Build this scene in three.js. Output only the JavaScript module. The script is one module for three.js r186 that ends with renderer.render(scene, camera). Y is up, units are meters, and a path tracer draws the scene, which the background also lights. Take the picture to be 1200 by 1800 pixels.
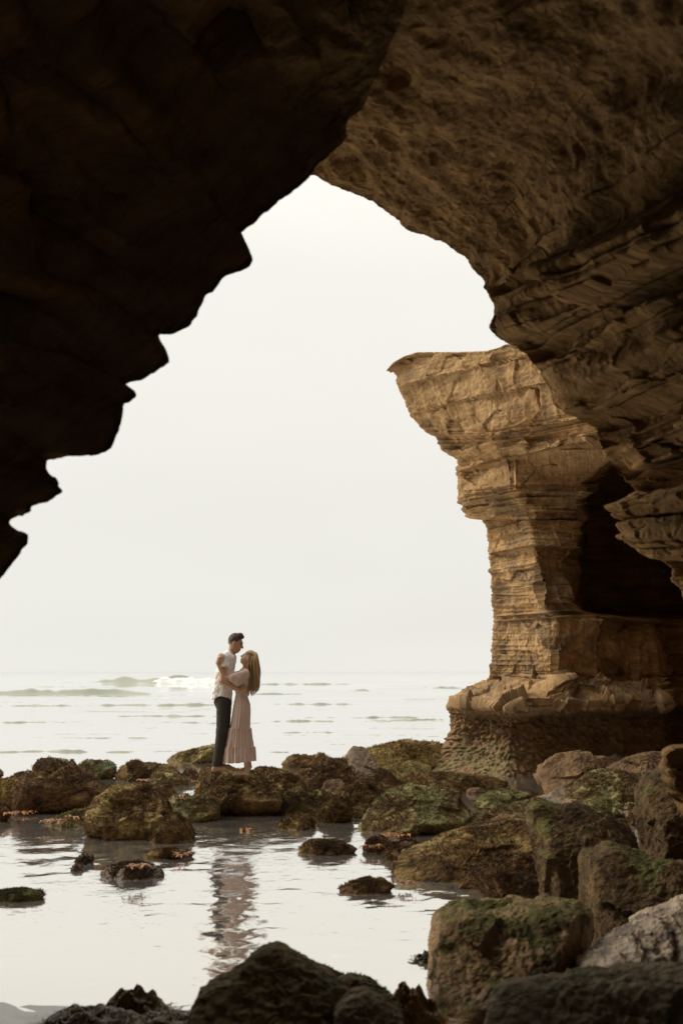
import * as THREE from 'three';
import { mergeGeometries } from 'three/addons/utils/BufferGeometryUtils.js';
import { createNoise3D } from 'simplex-noise';

// ---------------------------------------------------------------- camera, sky, sun, exposure
const scene = new THREE.Scene();
const EYE = 1.9, FOCAL = 1750, PITCH = Math.atan(280 / FOCAL);      // eye height above the pool; focal length and tilt read from the horizon
const camera = new THREE.PerspectiveCamera(2 * Math.atan(900 / FOCAL) * 180 / Math.PI, 682 / 1024, 0.1, 12000);
camera.position.set(0, EYE, 0);
camera.rotation.x = PITCH;
camera.focus = 13.2; camera.userData.fStop = 1.8;
const renderer = new THREE.WebGLRenderer({ antialias: true });
renderer.toneMapping = THREE.LinearToneMapping;
renderer.toneMappingExposure = 1.3;
renderer.shadowMap.enabled = true;

let seedState = 20240611;
function rnd() { seedState = (seedState + 0x6D2B79F5) | 0; let t = Math.imul(seedState ^ (seedState >>> 15), 1 | seedState); t = (t + Math.imul(t ^ (t >>> 7), 61 | t)) ^ t; return ((t ^ (t >>> 14)) >>> 0) / 4294967296; }
const N3 = createNoise3D(rnd);
const clamp = (x, a = 0, b = 1) => Math.min(b, Math.max(a, x));
const sstep = (a, b, x) => { const t = clamp((x - a) / (b - a)); return t * t * (3 - 2 * t); };
const mix = (a, b, t) => a + (b - a) * t;
const mix3 = (a, b, t) => [mix(a[0], b[0], t), mix(a[1], b[1], t), mix(a[2], b[2], t)];
function fbm(x, y, z, oct = 4, gain = 0.5) { let s = 0, a = 1, n = 0; for (let i = 0; i < oct; i++) { s += a * N3(x, y, z); n += a; a *= gain; x = x * 2.03 + 11.3; y = y * 2.03 - 4.7; z = z * 2.03 + 7.1; } return s / n; }
function ridged(x, y, z, oct = 3) { let s = 0, a = 1, n = 0; for (let i = 0; i < oct; i++) { s += a * (1 - 2 * Math.abs(N3(x, y, z))); n += a; a *= 0.5; x = x * 2.1 + 3.1; y = y * 2.1 + 1.7; z = z * 2.1 - 5.3; } return s / n; }
function hash(i, j, k) { let h = Math.imul(i, 374761393) ^ Math.imul(j, 668265263) ^ Math.imul(k, 2147483647 - 94906267); h = Math.imul(h ^ (h >>> 13), 1274126177); return ((h ^ (h >>> 16)) >>> 0) / 4294967296; }
// broken-rock facets: every cell has its own offset and tilt; returns [value, distance to the next cell]
function chips(x, y, z) {
  const ix = Math.floor(x), iy = Math.floor(y), iz = Math.floor(z);
  let f1 = 9, f2 = 9, val = 0;
  for (let a = -1; a < 2; a++) for (let b = -1; b < 2; b++) for (let c = -1; c < 2; c++) {
    const i = ix + a, j = iy + b, k = iz + c;
    const px = i + hash(i, j, k), py = j + hash(i + 91, j, k), pz = k + hash(i, j + 57, k);
    const dx = x - px, dy = y - py, dz = z - pz, d = dx * dx + dy * dy + dz * dz;
    if (d < f1) { f2 = f1; f1 = d; val = hash(i, j, k + 33) - 0.5 + dx * (hash(i + 7, j, k) - 0.5) + dy * (hash(i, j + 7, k) - 0.5) + dz * (hash(i, j, k + 7) - 0.5); } else if (d < f2) f2 = d;
  }
  return [val, Math.sqrt(f2) - Math.sqrt(f1)];
}
function lut(table, x) { if (x <= table[0][0]) return table[0][1]; for (let i = 1; i < table.length; i++) if (x <= table[i][0]) { const [a, p] = table[i - 1], [b, q] = table[i]; return p + (q - p) * (x - a) / (b - a || 1); } return table[table.length - 1][1]; }

// overcast sky: even, slightly warm white with faint stretched cloud
{
  const w = 512, h = 256, data = new Float32Array(w * h * 4);
  for (let j = 0; j < h; j++) for (let i = 0; i < w; i++) {
    const el = ((j + 0.5) / h - 0.5) * Math.PI, az = (i + 0.5) / w * 2 * Math.PI;
    const dx = Math.cos(el) * Math.cos(az), dy = Math.sin(el), dz = Math.cos(el) * Math.sin(az);
    const c = fbm(dx * 1.6, dy * 7, dz * 1.6, 4), up = clamp(dy);
    const l = 0.77 * (0.835 + 0.07 * sstep(0, 0.45, up) + 1.15 * sstep(0.35, 1, up)) * (1 + 0.035 * c);
    const o = (j * w + i) * 4, warm = fbm(dx * 1.1 + 5, dy * 5, dz * 1.1, 2) * 0.006;
    data[o] = l * (1.015 + warm); data[o + 1] = l * 0.998; data[o + 2] = l * (0.928 - warm); data[o + 3] = 1;
  }
  const sky = new THREE.DataTexture(data, w, h, THREE.RGBAFormat, THREE.FloatType);
  sky.mapping = THREE.EquirectangularReflectionMapping; sky.magFilter = THREE.LinearFilter; sky.needsUpdate = true;
  scene.background = sky; scene.environment = sky;
}
const sun = new THREE.DirectionalLight(new THREE.Color(1.0, 0.87, 0.68), 1.5);
sun.position.set(-29, 22.5, -25.5); sun.target.position.set(1, 2, -16); scene.add(sun.target);
sun.castShadow = true; sun.shadow.radius = 26; sun.shadow.mapSize.set(2048, 2048);
Object.assign(sun.shadow.camera, { left: -30, right: 30, top: 30, bottom: -30, near: 1, far: 90 });
scene.add(sun);

// ---------------------------------------------------------------- helpers
const sinP = Math.sin(PITCH), cosP = Math.cos(PITCH);
// the point on a sight line of the survey photograph at a given distance out to sea (metres)
function W(x, y, d) {
  const a = (x - 600) / FOCAL, b = (900 - y) / FOCAL;
  const vy = b * cosP + sinP, vz = -cosP + b * sinP, s = d / -vz;
  return [a * s, EYE + vy * s, -d];
}
const groundDist = (y, h = 0) => { const b = (900 - y) / FOCAL; return (EYE - h) * (cosP - b * sinP) / -(b * cosP + sinP); };
const used = {};
function numbered(n) { const k = used[n] = (used[n] ?? -1) + 1; return k ? n + '_' + String(k).padStart(3, '0') : n; }
function shade(o) { o.traverse(m => { if (m.isMesh) { m.castShadow = m.receiveShadow = true; } }); return o; }
function top(o, name, label, category, extra = {}) { o.name = numbered(name); o.userData = { label, category, ...extra }; scene.add(o); shade(o); return o; }
function structure(o, name, label) { o.name = numbered(name); o.userData = { kind: 'structure', label, category: name.split('_').pop() }; scene.add(o); shade(o); return o; }
function part(parent, name, geo, mat, extra) { const m = new THREE.Mesh(geo, mat); m.name = name; if (extra) m.userData = extra; m.castShadow = m.receiveShadow = true; parent.add(m); return m; }

// tileable noise for fine relief
function tileNoise(size, period, oct, fn) {
  const g = new Float32Array(size * size);
  const lat = (i, j, o, p) => hash(((i % p) + p) % p + o * 101, ((j % p) + p) % p, o * 17 + 5);
  for (let o = 0, p = period, a = 1; o < oct; o++, p *= 2, a *= 0.55) for (let y = 0; y < size; y++) for (let x = 0; x < size; x++) {
    const u = x / size * p, v = y / size * p, i = Math.floor(u), j = Math.floor(v), fu = u - i, fv = v - j, su = fu * fu * (3 - 2 * fu), sv = fv * fv * (3 - 2 * fv);
    g[y * size + x] += a * (mix(mix(lat(i, j, o, p), lat(i + 1, j, o, p), su), mix(lat(i, j + 1, o, p), lat(i + 1, j + 1, o, p), su), sv) - 0.5);
  }
  return g;
}
function heightTexture(size, g, k = 1) {
  const d = new Uint8Array(size * size * 4);
  for (let i = 0; i < g.length; i++) { const v = clamp(0.5 + g[i] * k) * 255; d[i * 4] = d[i * 4 + 1] = d[i * 4 + 2] = v; d[i * 4 + 3] = 255; }
  const t = new THREE.DataTexture(d, size, size); t.wrapS = t.wrapT = THREE.RepeatWrapping; t.magFilter = THREE.LinearFilter; t.minFilter = THREE.LinearMipmapLinearFilter; t.generateMipmaps = true; t.needsUpdate = true; return t;
}
const grainTex = heightTexture(512, tileNoise(512, 16, 5), 0.7);
const fineTex = heightTexture(256, tileNoise(256, 16, 4), 0.7);
const speckleTex = (() => {            // mineral grain: small light and dark specks, tone only
  const n = 512, g = tileNoise(n, 12, 6), d = new Uint8Array(n * n * 4);
  for (let i = 0; i < n * n; i++) { const k = hash(i % n, Math.floor(i / n), 71), v = clamp(0.93 + g[i] * 0.16 + (k > 0.93 ? -0.22 : k < 0.07 ? 0.14 : 0) + (k - 0.5) * 0.12) * 255; d[i * 4] = v; d[i * 4 + 1] = v * 0.99; d[i * 4 + 2] = v * 0.97; d[i * 4 + 3] = 255; }
  const t = new THREE.DataTexture(d, n, n); t.colorSpace = THREE.SRGBColorSpace; t.wrapS = t.wrapT = THREE.RepeatWrapping; t.magFilter = THREE.LinearFilter; t.needsUpdate = true; return t;
})();
const stoneMat = (roughness, bumpScale, specularIntensity) => new THREE.MeshPhysicalMaterial({ vertexColors: true, map: speckleTex, roughness, bumpMap: grainTex, bumpScale, specularIntensity });
const M = {
  cave: stoneMat(0.95, 0.03, 0.3), sandstone: stoneMat(0.95, 0.022, 0.25), boulder: stoneMat(0.88, 0.02, 0.35), wetBoulder: stoneMat(0.5, 0.02, 0.9),
  turf: new THREE.MeshStandardMaterial({ color: 0xffffff, roughness: 0.9, side: THREE.DoubleSide }),
  weed: new THREE.MeshStandardMaterial({ vertexColors: true, roughness: 0.45, side: THREE.DoubleSide }),
};

// grid of points -> geometry; disp(p, n, i, j) moves along the normal, tint(p, n, i, j) gives the albedo
function sheet(nu, nv, at, disp, tint, uvScale = 1, flat = () => 1, uvOf = null) {
  const P = new Float32Array(nu * nv * 3);
  for (let j = 0; j < nv; j++) for (let i = 0; i < nu; i++) { const p = at(i, j); P.set(p, (j * nu + i) * 3); }
  const idx = new Uint32Array((nu - 1) * (nv - 1) * 6); let k = 0;
  for (let j = 0; j < nv - 1; j++) for (let i = 0; i < nu - 1; i++) { const a = j * nu + i, b = a + 1, c = a + nu, d = c + 1; idx[k++] = a; idx[k++] = b; idx[k++] = d; idx[k++] = a; idx[k++] = d; idx[k++] = c; }
  const g = new THREE.BufferGeometry();
  g.setAttribute('position', new THREE.BufferAttribute(P, 3)); g.setIndex(new THREE.BufferAttribute(idx, 1)); g.computeVertexNormals();
  const uv = new Float32Array(nu * nv * 2);
  const len = (a, b) => Math.hypot(P[a * 3] - P[b * 3], P[a * 3 + 1] - P[b * 3 + 1], P[a * 3 + 2] - P[b * 3 + 2]);
  const mu = Math.floor(nu / 2), mv = Math.floor(nv / 2), lu = [0], lv = [0];
  for (let i = 1; i < nu; i++) lu[i] = lu[i - 1] + len(mv * nu + i, mv * nu + i - 1);
  for (let j = 1; j < nv; j++) lv[j] = lv[j - 1] + len(j * nu + mu, (j - 1) * nu + mu);
  for (let j = 0; j < nv; j++) for (let i = 0; i < nu; i++) { uv[(j * nu + i) * 2] = lu[i] / uvScale; uv[(j * nu + i) * 2 + 1] = lv[j] / uvScale; }
  if (uvOf) for (let k = 0; k < nu * nv; k++) { const q = uvOf(P[k * 3], P[k * 3 + 1], P[k * 3 + 2]); uv[k * 2] = q[0] / uvScale; uv[k * 2 + 1] = q[1] / uvScale; }
  g.setAttribute('uv', new THREE.BufferAttribute(uv, 2));
  const Nn = g.attributes.normal.array, Q = new Float32Array(P);
  if (disp) for (let j = 0; j < nv; j++) for (let i = 0; i < nu; i++) {
    const o = (j * nu + i) * 3, p = [P[o], P[o + 1], P[o + 2]], n = [Nn[o], Nn[o + 1], Nn[o + 2]], d = disp(p, n, i, j);
    Q[o] += n[0] * d; Q[o + 1] += n[1] * d * flat(i, j); Q[o + 2] += n[2] * d;
  }
  g.attributes.position.array.set(Q); g.computeVertexNormals();
  if (tint) {
    const C = new Float32Array(nu * nv * 3), N2 = g.attributes.normal.array;
    for (let j = 0; j < nv; j++) for (let i = 0; i < nu; i++) { const o = (j * nu + i) * 3; C.set(tint([P[o], P[o + 1], P[o + 2]], [N2[o], N2[o + 1], N2[o + 2]], i, j), o); }
    g.setAttribute('color', new THREE.BufferAttribute(C, 3));
  }
  return g;
}
function resample(pts, n, weight) {        // polyline of [x,y,d] -> n points, spaced by weight; also returns the fractional index
  const L = [0]; for (let i = 1; i < pts.length; i++) L[i] = L[i - 1] + weight(i) * Math.hypot(pts[i][0] - pts[i - 1][0], pts[i][1] - pts[i - 1][1]);
  const out = []; let k = 1;
  for (let i = 0; i < n; i++) { const s = L[L.length - 1] * i / (n - 1); while (k < pts.length - 1 && L[k] < s) k++; const f = (s - L[k - 1]) / (L[k] - L[k - 1] || 1); const p = pts[k].map((v, q) => mix(pts[k - 1][q], v, f)); out.push({ p, ix: k - 1 + f }); }
  return out;
}
const lut3 = (keys, x) => [1, 2, 3].map(q => lut(keys.map(k => [k[0], k[q]]), x));

// ---------------------------------------------------------------- cave: the arch of the mouth, the near overhang, the chamber round the viewer
function caveSheet(edge, outer, center, n, rowsIn, rowsOut, keep, lip, thick, reach, weight, disp, tint, grow = 1, flat = () => 1) {
  const E0 = resample(edge, n, weight), E = E0.map((e, i) => { const a = E0[Math.max(0, i - 1)].p, b = E0[Math.min(n - 1, i + 1)].p, p = e.p.map((v, q) => 0.4 * v + 0.3 * a[q] + 0.3 * b[q]), x = p[0] * 0.03, y = p[1] * 0.03; p[0] += 4 * fbm(x, y, 1.5, 4, 0.65); p[1] += 4 * fbm(x + 9, y, 4.5, 4, 0.65); return { p, ix: e.ix }; }), Ew = E.map(e => W(...e.p));
  const sm = Ew.map((_, i) => { const s = [0, 0, 0]; let c = 0; for (let k = -16; k <= 16; k++) { const q = Ew[clamp(i + k, 0, n - 1)]; const w = 17 - Math.abs(k); s[0] += q[0] * w; s[1] += q[1] * w; s[2] += q[2] * w; c += w; } return s.map(v => v / c); });
  const nv = rowsOut + rowsIn, O = E.map(e => lut3(outer, e.ix)), KP = E.map(e => keep(e.ix)), LP = E.map(e => lip(e.ix));
  const rad = Ew.map(e => { const rx = e[0] - center[0], ry = e[1] - center[1], l = Math.hypot(rx, ry); return [rx / l, ry / l]; });
  const at = (i, j) => {
    const e = Ew[i], o = O[i], [rx, ry] = rad[i];
    if (j < rowsOut) {                                            // seaward face of the cliff
      const q = Math.pow((rowsOut - j) / rowsOut, 2.2), back = Math.min(1, q * 30);
      const [ex, ey, ed] = E[i].p, b = Math.sqrt(back), m = W(ex + 26 * rx * b, ey - 26 * ry * b, ed + thick * b); // the lip leans back outwards
      return [m[0] + rx * reach * q, m[1] + Math.max(ry, -0.15) * reach * q, m[2]];
    }
    const s = (j - rowsOut) / (rowsIn - 1), g = Math.pow(s, grow), k = Math.pow(1 - g, KP[i]) * (E[i].ix > 20 ? 1 + 1.6 * sstep(0, 0.12, g) : 1), push = LP[i] * (1 - Math.exp(-g * 45)) * (1 - g);
    const p = [0, 1, 2].map(q => sm[i][q] * (1 - g) + o[q] * g + (e[q] - sm[i][q]) * k);
    p[0] += rx * push; p[1] += ry * push; return p;
  };
  const info = (i, j) => ({ ix: E[i].ix, s: j < rowsOut ? -(rowsOut - j) / rowsOut : (j - rowsOut) / (rowsIn - 1) });
  const F = 1 / 0.75, grainOf = p => [p[0] * F, 1.9 + (p[1] - 1.9) * F, p[2] * F];      // size of the relief
  const ti = Math.floor(n / 2), tj = rowsOut + Math.floor(rowsIn / 3), tp = at(ti, tj), tu = at(ti + 1, tj).map((v, q) => v - tp[q]), tv = at(ti, tj + 1).map((v, q) => v - tp[q]);
  const sg = ((tu[1] * tv[2] - tu[2] * tv[1]) * (center[0] - tp[0]) + (tu[2] * tv[0] - tu[0] * tv[2]) * (center[1] - tp[1])) > 0 ? 1 : -1;
  // disp > 0 stands out into the opening
  return sheet(n, nv, at, (p, nn, i, j) => { const f = info(i, j); if (f.s < 0) return 0.05 * N3(p[0] * 2, p[1] * 2, p[2] * 2) * sstep(0.1, 0.5, -f.s); return sg * 0.75 * disp(grainOf(p), nn, f); }, (p, nn, i, j) => tint(grainOf(p), nn, info(i, j)), 0.9, i => flat(E[i].ix), (x, y, z) => [x - 0.9 * y, z + 0.4 * y]);
}
// bedded sandstone: every bed has its own set-back, split by upright joints into blocks with flat, slightly tilted faces
function makeBeds(bounds, o = {}) {
  const b = [...bounds].sort((p, q) => p - q);
  return (h, s, z) => {
    const w = h + 0.035 * N3(s * 0.45, 3.1, h * 0.7) + (o.dip ?? 0) * s; let k = 0; while (k < b.length && b[k] < w) k++;
    const lo = b[k - 1] ?? b[0] - 1, hi = b[k] ?? b[b.length - 1] + 1, th = hi - lo, f = (w - lo) / th;
    const wide = clamp(th * 1.5, 0.28, 1.15) * (o.wide ?? 1), u = (s + hash(k, 5, 1) * 9 + 0.12 * N3(s, h * 1.2, 7)) / wide, c = Math.floor(u), ju = u - c;
    // the joint between two blocks is shifted at random
    const cut = 0.5 + 0.5 * (hash(c, k, 2) - 0.5), id = ju < cut ? c : c + 1, dist = Math.abs(ju - cut) * wide;
    const r1 = hash(id, k, 11) - 0.5, r2 = hash(id, k, 12) - 0.5, r3 = hash(id, k, 13) - 0.5, bed = hash(k, 3, 77) - 0.5;
    const amp = clamp(th * 1.6, 0.25, 1);
    let d = amp * (0.13 * r1 + (o.tilt ?? 0.3) * r2 * (u - id) * wide + 0.30 * r3 * (f - 0.5) * th) + 0.07 * bed;
    d -= 0.035 * amp * (1 - sstep(0, 0.035, dist)) + 0.05 * (1 - sstep(0, 0.03, Math.min(f, 1 - f) * th));
    return d;
  };
}
// very thin, uneven laminae
function laminae(h, s, z) { const w = h + 0.02 * N3(s * 0.8, h * 2, z * 0.8); let d = 0; for (const [t, a, sd] of [[0.075, 0.55, 3], [0.032, 0.45, 9]]) { const u = w / t + 0.35 * N3(s * 0.5, w * 4, sd), k = Math.floor(u), f = u - k; const e = sstep(0.65, 1, f); d += a * (mix(hash(k, sd, 1), hash(k + 1, sd, 1), e) - 0.5) * (0.7 + 0.6 * N3(s * 1.3, k * 3.3, sd)); } return d; }
const archEdge = [
  [-420, 1560, 6.43], [-330, 1350, 6.52], [-230, 1120, 6.58], [-130, 930, 6.63], [10, 730, 6.63], [130, 570, 6.68], [260, 420, 6.74], [400, 310, 6.83], [500, 292, 6.83],
  [555, 312, 6.83], [600, 333, 6.78], [640, 348, 6.78], [662, 362, 6.78], [690, 378, 6.74], [712, 402, 6.74], [745, 413, 6.74], [785, 430, 6.68], [822, 456, 6.68], [835, 478, 6.68], [850, 492, 6.68], [850, 508, 6.63], [862, 520, 6.63], [866, 528, 6.63],
  [864, 545, 6.58], [872, 580, 6.58], [888, 603, 6.52], [908, 612, 6.52], [925, 623, 6.52], [941, 648, 6.52], [966, 683, 6.52], [971, 706, 6.52], [989, 726, 6.52], [1012, 736, 6.48], [1044, 752, 6.48], [1049, 779, 6.48], [1058, 804, 6.48], [1076, 825, 6.48], [1090, 843, 6.48],
  [1118, 862, 6.52], [1102, 875, 6.43], [1072, 892, 6.38], [1079, 907, 6.38], [1097, 914, 6.43], [1083, 924, 6.38], [1090, 944, 6.38], [1127, 976, 6.38], [1159, 985, 6.38], [1182, 999, 6.32], [1184, 1022, 6.32], [1200, 1036, 6.32], [1222, 1080, 6.32], [1232, 1150, 6.32], [1222, 1230, 6.27], [1210, 1272, 6.22], [1206, 1312, 6.17], [1212, 1350, 6.17], [1245, 1420, 6.12]];
const archOuter = [[0, -4.05, 0.93, -2.55], [4, -4.05, 3.70, -2.55], [7, -2.03, 5.50, -2.33], [9, -0.30, 5.95, -2.17], [14, 1.42, 5.88, -1.80], [18, 2.25, 5.12, -2.10], [22, 2.62, 4.00, -2.92], [26, 2.62, 4.00, -3.00], [31, 2.62, 3.74, -3.00], [36, 2.62, 3.25, -3.00], [40, 2.62, 2.69, -3.00], [43, 2.62, 2.46, -3.00], [50, 2.62, 2.05, -3.00], [54, 2.62, 1.30, -3.00], [56, 2.62, 0.62, -3.00]];
const ROCK = [[0.205, 0.12, 0.053], [0.40, 0.255, 0.12]];      // the same sandstone throughout the cave
const hAt = (y, d) => W(600, y, d)[1];
const wallBeds = makeBeds([500, 612, 655, 738, 760, 792, 815, 862, 886, 913, 950, 985, 1020, 1080, 1150, 1230, 1300].map(y => hAt(y, 8.7)), { wide: 1.6, tilt: 1.2 });
const wallBands = [[20.4, 0], [21.2, -0.1], [21.6, 0.2], [24, 0.26], [25.2, 0.2], [25.5, -0.12], [27.6, -0.2], [28, 0.2], [31, 0.27], [32, 0.22], [32.4, -0.14], [34.4, -0.16], [34.8, 0.06], [36.4, 0.08], [36.7, -0.16], [38.6, -0.18], [39, 0.16], [41.4, 0.18], [41.7, -0.12], [42.4, -0.12], [42.7, 0.16], [46, 0.18], [46.4, -0.12], [48, -0.1], [48.5, 0.05], [56, 0]];
const archGeo = caveSheet(archEdge, archOuter, [-0.3, 2.4], 760, 380, 14, ix => ix > 20 ? 0.3 : 1.0, ix => lut([[0, 0.1], [17, 0.05], [20, 0], [56, 0]], ix), 0.7, 11, i => i < 9 ? 0.3 : i < 21 ? 3 : 1.7,
  (p, n, { ix, s }) => {
    const edge = sstep(0, 0.045, Math.abs(s)), wall = sstep(19, 23, ix), roof = 1 - wall;
    let d = edge * 0.16 * (fbm(p[0] * 0.8, p[1] * 1.1, p[2] * 0.8, 3) - 0.25);
    d += (0.3 + 0.7 * edge) * roof * (0.03 * fbm(p[0] * 2 + 2, p[1] * 2, p[2] * 3.2, 3) + 0.017 * fbm(p[0] * 7, p[1] * 7, p[2] * 11 + 9, 4, 0.7) - 0.012 * sstep(0.45, 0.8, N3(p[0] * 5, p[1] * 5 + 3, p[2] * 7)));
    const pit = N3(p[0] * 1.2 + 20, p[1] * 1.6, p[2] * 1.5); d -= 0.06 * sstep(0.62, 0.9, pit) * edge * roof;
    if (wall > 0) {
      const sx = p[0] * 0.7 - p[2] * 0.7;
      const thin = lut([[1.9, 0.7], [2.6, 0.8], [3.05, 0.3], [3.3, 0.25], [3.5, 0.9], [4.05, 0.7], [4.2, 0.12], [4.7, 0.06], [5.6, 0.04]], p[1]);
      const bx = ix + 0.35 * N3(p[0] * 0.9, p[1] * 0.4, p[2] * 0.9) + 0.12 * N3(p[0] * 3, p[1], p[2] * 3);
      d += sstep(0, 0.05, s) * lut(wallBands, bx) * (0.75 + 0.45 * N3(p[0] * 0.7 + 5, ix * 0.3, p[2] * 0.7));          // hard and soft bands
      const flute = ridged(p[0] * 6 + 1.6 * p[1], p[1] * 0.7, p[2] * 6, 2);
      d += wall * (0.45 + 0.55 * edge) * (0.8 * wallBeds(p[1], sx, p[2]) + 0.085 * thin * laminae(p[1], sx, p[2]) + 0.008 * (1.1 - thin) * flute + 0.02 * (fbm(p[0] * 2, p[1] * 2, p[2] * 2, 2) - 0.2) + 0.06 * chips(p[0] * 2.2 + 4, p[1] * 2.6, p[2] * 2.2)[0]) + wall * 0.007 * fbm(p[0] * 14, p[1] * 14, p[2] * 14, 3, 0.6);
    }
    return d;
  },
  (p, n, { ix }) => {
    const a = fbm(p[0] * 1.7, p[1] * 3, p[2] * 1.7, 4), b = fbm(p[0] * 8, p[1] * 10, p[2] * 8, 3), beds = N3(1, p[1] * 3.3, 4) * 0.5 + N3(6, p[1] * 10.1, 4) * 0.4;
    let c = mix3(ROCK[0], ROCK[1], clamp(0.5 + a * 0.5 + b * 0.35 + beds * 0.2));
    const stain = sstep(0.2, 0.55, fbm(p[0] * 1.2 + 31, p[1] * 1.0, p[2] * 1.2, 4) + 0.25 * b); c = mix3(c, [0.15, 0.095, 0.05], stain * 0.55);
    return c;
  }, 1.15, ix => mix(1, 0.15, sstep(19, 23, ix)));
structure(new THREE.Mesh(archGeo, M.sandstone), 'cave_arch', 'brown sandstone roof and right wall of the sea cave mouth');

const nearEdge = [
  [-420, 1620, 4.39], [-300, 1350, 4.49], [-170, 1180, 4.59], [-60, 1075, 4.70], [0, 1019, 4.74], [27, 985, 4.74], [47, 955, 4.74], [54, 940, 4.74], [30, 931, 4.79], [14, 919, 4.84], [25, 910, 4.84], [57, 900, 4.79], [54, 890, 4.79], [82, 882, 4.79], [115, 865, 4.79], [102, 856, 4.79], [106, 848, 4.79], [90, 836, 4.84], [79, 820, 4.90], [82, 810, 4.90], [125, 803, 4.84], [170, 802, 4.84], [195, 792, 4.84], [202, 776, 4.84], [216, 740, 4.84], [215, 712, 4.90], [235, 705, 4.90], [244, 694, 4.90], [235, 684, 4.90], [212, 676, 4.95], [245, 670, 4.95], [275, 652, 4.95], [296, 642, 4.95], [299, 629, 4.95], [287, 607, 5.00], [277, 589, 5.05], [310, 584, 5.05], [336, 574, 5.05], [345, 555, 5.05], [357, 535, 5.05], [359, 521, 5.10], [382, 507, 5.10], [390, 492, 5.10], [395, 484, 5.10], [435, 474, 5.10], [446, 457, 5.10], [442, 440, 5.10], [420, 431, 5.10], [412, 415, 5.15], [440, 397, 5.15], [470, 372, 5.15], [495, 352, 5.15], [545, 312, 5.15], [552, 295, 5.10], [575, 275, 5.10], [605, 250, 5.10], [611, 232, 5.05], [607, 215, 5.00], [635, 195, 4.95], [655, 145, 4.79], [680, 90, 4.64], [700, 45, 4.49], [715, 0, 4.33], [760, -150, 3.93], [830, -400, 3.26]];
const nearOuter = [[0, -3.60, 0.70, -1.27], [4, -3.30, 1.75, -1.42], [20, -3.22, 2.57, -1.42], [35, -3.07, 3.55, -1.42], [45, -2.62, 4.53, -1.42], [52, -1.84, 5.31, -1.50], [58, -0.90, 5.80, -1.50], [64, -0.11, 6.25, -1.50]];
const nearGeo = caveSheet(nearEdge, nearOuter, [0.4, 2.2], 420, 240, 12, ix => lut([[0, 22], [52, 22], [56, 3], [64, 1]], ix), ix => lut([[0, 0.42], [50, 0.42], [55, 0.15], [64, 0.1]], ix), 1.1, 5, () => 1,
  (p, n, { ix, s }) => {
    const edge = sstep(0, 0.10, Math.abs(s));
    const big = 0.3 * (fbm(p[0] * 0.7 + 9, p[1] * 1.3, p[2] * 0.7, 2) - 0.5);
    const w = p[1] * 1.9 + 0.5 * N3(p[0] * 0.6, p[1] * 0.5, p[2] * 0.6), fr = w - Math.floor(w);
    const lobe = (Math.sqrt(Math.max(0, 1 - Math.pow(2 * fr - 1, 2))) - 1) * sstep(6.2, 4.6, p[1]);
    const [c, e] = chips(p[0] * 1.1 + 13, p[1] * 1.5, p[2] * 1.1);
    return edge * (big + 0.36 * lobe + 0.15 * (c - 0.3) - 0.04 * (1 - sstep(0, 0.1, e))) + (0.2 + 0.8 * edge) * (0.035 * fbm(p[0] * 3.5, p[1] * 6, p[2] * 3.5, 4, 0.6));
  },
  (p) => {
    const a = fbm(p[0] * 1.1, p[1] * 2.2, p[2] * 1.1, 4), b = fbm(p[0] * 5, p[1] * 6, p[2] * 5, 3);
    let c = mix3(ROCK[0], ROCK[1], clamp(0.45 + a * 0.6 + b * 0.3));
    const salt = sstep(0.42, 0.7, fbm(p[0] * 0.7 + 3, p[1] * 0.7 + 8, p[2] * 0.7, 3)) * sstep(0.0, 0.4, b); c = mix3(c, [0.5, 0.42, 0.31], salt * 0.6);
    return c;
  });
structure(new THREE.Mesh(nearGeo, M.cave), 'cave_overhang', 'dark jagged rock overhang of the near left cave wall');

{ // the chamber behind and around the viewer, which keeps the daylight to the mouth and the unseen rear opening
  const nu = 90, nv = 60;
  const g = sheet(nu, nv, (i, j) => {
    const a = Math.PI * (-0.04 + 1.08 * i / (nu - 1)), s = j / (nv - 1), zz = -6.5 + s * 12.5, k = zz < 0 ? 1 : Math.sqrt(Math.max(0, 1 - Math.pow(zz / 6.01, 2)));
    const wob = 1 + 0.06 * N3(Math.cos(a) * 2, Math.sin(a) * 2, zz * 0.3);
    return [-0.3 + Math.cos(a) * 5.8 * k * wob, Math.sin(a) * 7.3 * k * wob - 0.3, zz];
  }, (p) => 0.3 * fbm(p[0] * 0.6, p[1] * 0.9, p[2] * 0.6, 3), (p) => mix3(ROCK[0], ROCK[1], clamp(0.5 + 0.6 * fbm(p[0], p[1] * 2, p[2], 3))), 1.3);
  // unseen low opening behind the viewer, placed to light camera-facing rock sides
  const P = g.attributes.position.array, ix = Array.from(g.index.array), out = []; for (let k = 0; k < ix.length; k += 3) { const c = [0, 1, 2].map(q => (P[ix[k] * 3 + q] + P[ix[k + 1] * 3 + q] + P[ix[k + 2] * 3 + q]) / 3); if (!(c[2] > 2.5 && Math.abs(c[0] - 0.4) < 1.2 && c[1] < 2.7)) out.push(ix[k], ix[k + 1], ix[k + 2]); } g.setIndex(out);
  structure(new THREE.Mesh(g, M.cave), 'cave_chamber', 'dark vault of the sea cave around the viewer');
}

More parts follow.
